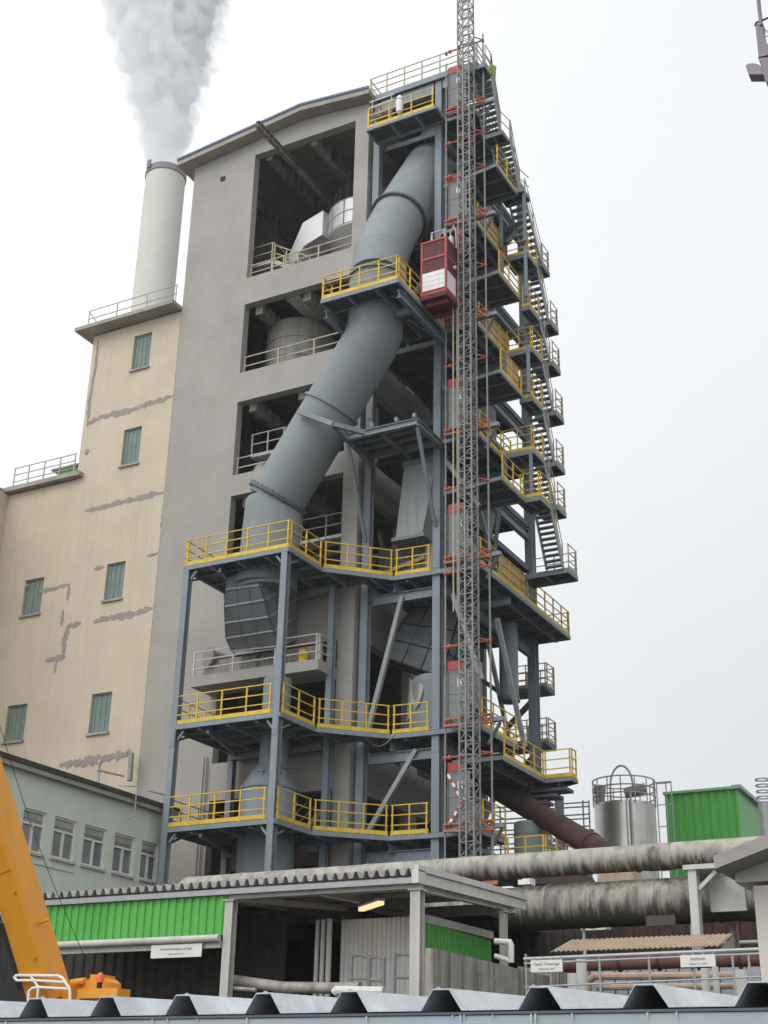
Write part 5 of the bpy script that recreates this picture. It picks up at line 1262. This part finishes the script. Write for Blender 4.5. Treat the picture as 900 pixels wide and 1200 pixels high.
# ------------------------------------------------------------------ jib fragment top right
jb = thing('jib_head', 'grey steel jib head with a lamp housing in the top right corner of the view', 'crane jib', onY(895,60,20))
Yj = 20.0; J = lambda x, y, Y=Yj: onY(x, y, Y)
build('strut', MB().tube([J(886,-25), J(892,30)], .035, 12), 'jib', jb)
mb = MB().extrude([J(885,28),J(894,27),J(893.5,34),J(897,48),J(900,52),J(908,60),J(908,66),J(889,68)], (0,.2,0)); build('side_plate', mb, 'jib', jb)
mb = MB().tube([J(885,30), J(886,26.5), J(892,24.5), J(902,20), J(915,12)], .02, 8); mb.beam(J(895,33),J(906,44),.012); mb.beam(J(895,43),J(906,41),.012); build('edge_tube', mb, 'blue_trim', jb)
mb = MB().extrude([J(888,67),J(912,62),J(912,100),J(897,95),J(895,88),J(893,74)], (0,.35,0)); build('head_box', mb, 'jib', jb)
mb = MB().extrude([J(873.5,77),J(877,74.5),J(882,74),J(888,75),J(894,79),J(895,87),J(877,87)], (0,.22,0)); build('lamp_housing', mb, 'jib', jb)
build('rope', MB().tube([J(905,30), J(915,-30)], .012, 6), 'jib', jb)

# ------------------------------------------------------------------ near roof along the bottom edge
nr = thing('near_shed_roof', 'frosted trapezoid sheet roof edge with blue grey gutter board nearest the viewer', 'roof', (-1.5, 3.7, GZ))
EZ = onY(491,1185,3.7).z
x0 = onY(-60,1196,3.7).x; x1 = onY(960,1178,3.7).x
xr = onY(389,1190,3.7).x                              # a rib centre
start = xr - .6*.30; 
while start > x0 - .6: start -= .30
build('roof_sheet', MB().corr((start,3.7,EZ), (1,0,0), (0,2.6,.10), x1-start+.5, .30, .056, .17, .58, .004), 'snow_sheet', nr)
build('fascia', MB().box(start,x1+.4,3.69,3.75,EZ-.5,EZ-.014), 'gutter_blue', nr)
build('edge_strip', MB().box(start,x1+.4,3.685,3.75,EZ-.012,EZ-.005), 'steel_dark', nr)
build('wall', MB().box(start,x1+.3,3.78,6.2,GZ,EZ-.06), 'gutter_blue', nr)

ri = random.Random(3)
ic = MB(True)
for k in range(16):
    x = start + 1.0 + (x1-start-1.0)*ri.random(); l_ = .008 + .03*ri.random()**2; ic.lathe((x,3.683,EZ-.013-l_), [(.0008,0),(.0028,l_)], 8)
build('icicle', ic, 'ice', nr)
sw = MB(True)
for k in range(7):                                    # sheet screws on the rib crowns
    x = xr + .30*(k-4); sw.lathe((x+.0,3.80,EZ+.0645), [(.008,0),(.008,.006),(.004,.009)], 8)
build('screw', sw, 'galv', nr)
hz = bpy.data.materials.new('misty_air'); hz.use_nodes = True; hn = hz.node_tree; hn.nodes.remove(hn.nodes['Principled BSDF'])
hv = hn.nodes.new('ShaderNodeVolumePrincipled'); hv.inputs['Color'].default_value = (.93, .95, .97, 1); hv.inputs['Density'].default_value = .0003
hn.links.new(hv.outputs[0], hn.nodes['Material Output'].inputs['Volume'])
ho = build('haze', MB().box(-226, 226, -66, 426, GZ-2, 96), hz); tag(ho, 'thin grey winter mist over the whole plant', 'haze', kind='stuff')

# ------------------------------------------------------------------ sky, sun, render
w = bpy.data.worlds.new('World'); scene.world = w; w.use_nodes = True
nt = w.node_tree; N = nt.nodes; L = nt.links; bg = N['Background']
SUN_EL, SUN_AZ = math.radians(48), math.radians(196)
sk = N.new('ShaderNodeTexSky'); sk.sky_type = 'NISHITA'; sk.sun_disc = False; sk.sun_elevation = SUN_EL; sk.sun_rotation = SUN_AZ; sk.dust_density = 6; sk.air_density = 1.0
hs = N.new('ShaderNodeHueSaturation'); hs.inputs['Saturation'].default_value = .25; L.new(sk.outputs[0], hs.inputs['Color'])
tc = N.new('ShaderNodeTexCoord'); sx = N.new('ShaderNodeSeparateXYZ'); L.new(tc.outputs['Generated'], sx.inputs[0])
dt = N.new('ShaderNodeVectorMath'); dt.operation = 'DOT_PRODUCT'; dt.inputs[1].default_value = (-.22, -.76, .61); L.new(tc.outputs['Generated'], dt.inputs[0])
def wm(op, a, b, clamp=False):
    m = N.new('ShaderNodeMath'); m.operation = op; m.use_clamp = clamp
    for i, x in enumerate((a, b)):
        if isinstance(x, (int, float)): m.inputs[i].default_value = x
        else: L.new(x, m.inputs[i])
    return m.outputs[0]
# overcast: dim at the horizon, brighter overhead and towards the veiled sun behind the viewer's left shoulder
glow = wm('POWER', wm('MAXIMUM', dt.outputs['Value'], 0.0), 2.0)
lum = wm('ADD', wm('ADD', wm('MULTIPLY', wm('MAXIMUM', sx.outputs['Z'], 0.0), 2.3), 4.55), wm('MULTIPLY', glow, 8.5))
d2 = N.new('ShaderNodeVectorMath'); d2.operation = 'DOT_PRODUCT'; d2.inputs[1].default_value = (-.72, .45, .53); L.new(tc.outputs['Generated'], d2.inputs[0])
lum = wm('ADD', lum, wm('MULTIPLY', wm('POWER', wm('MAXIMUM', d2.outputs['Value'], 0.0), 5.0), 2.6))     # thinner cloud to the upper left
ns = N.new('ShaderNodeTexNoise'); ns.inputs['Scale'].default_value = 1.6; ns.inputs['Detail'].default_value = 5; L.new(tc.outputs['Generated'], ns.inputs['Vector'])
mr2 = N.new('ShaderNodeMapRange'); mr2.inputs['To Min'].default_value = .9; mr2.inputs['To Max'].default_value = 1.1; L.new(ns.outputs['Fac'], mr2.inputs['Value'])
mu = N.new('ShaderNodeMath'); mu.operation = 'MULTIPLY'; L.new(lum, mu.inputs[0]); L.new(mr2.outputs[0], mu.inputs[1])
cm = N.new('ShaderNodeVectorMath'); cm.operation = 'SCALE'; cm.inputs[0].default_value = (.975, 1.0, 1.018); L.new(mu.outputs[0], cm.inputs['Scale'])
mx = N.new('ShaderNodeMix'); mx.data_type = 'RGBA'; mx.inputs['Factor'].default_value = .85; L.new(hs.outputs[0], mx.inputs['A']); L.new(cm.outputs[0], mx.inputs['B'])
L.new(mx.outputs['Result'], bg.inputs['Color']); bg.inputs['Strength'].default_value = .1215
sd = bpy.data.lights.new('sun', 'SUN'); sd.energy = .6; sd.angle = math.radians(35); sd.color = (1, .97, .93)
so = bpy.data.objects.new('sun', sd); COL.objects.link(so)
# sun_rotation 0 = +Y, clockwise seen from above
dirv = V((math.sin(SUN_AZ)*math.cos(SUN_EL), math.cos(SUN_AZ)*math.cos(SUN_EL), math.sin(SUN_EL)))
so.rotation_euler = (-dirv).to_track_quat('-Z', 'Y').to_euler()
so.location = dirv*200
vs_ = scene.view_settings; vs_.view_transform = 'Standard'; vs_.look = 'None'; vs_.exposure = 0.35; vs_.gamma = 1; vs_.use_curve_mapping = False
scene.cycles.volume_step_rate = 2.0; scene.cycles.volume_max_steps = 128; scene.cycles.volume_bounces = 6
scene.cycles.max_bounces = 8
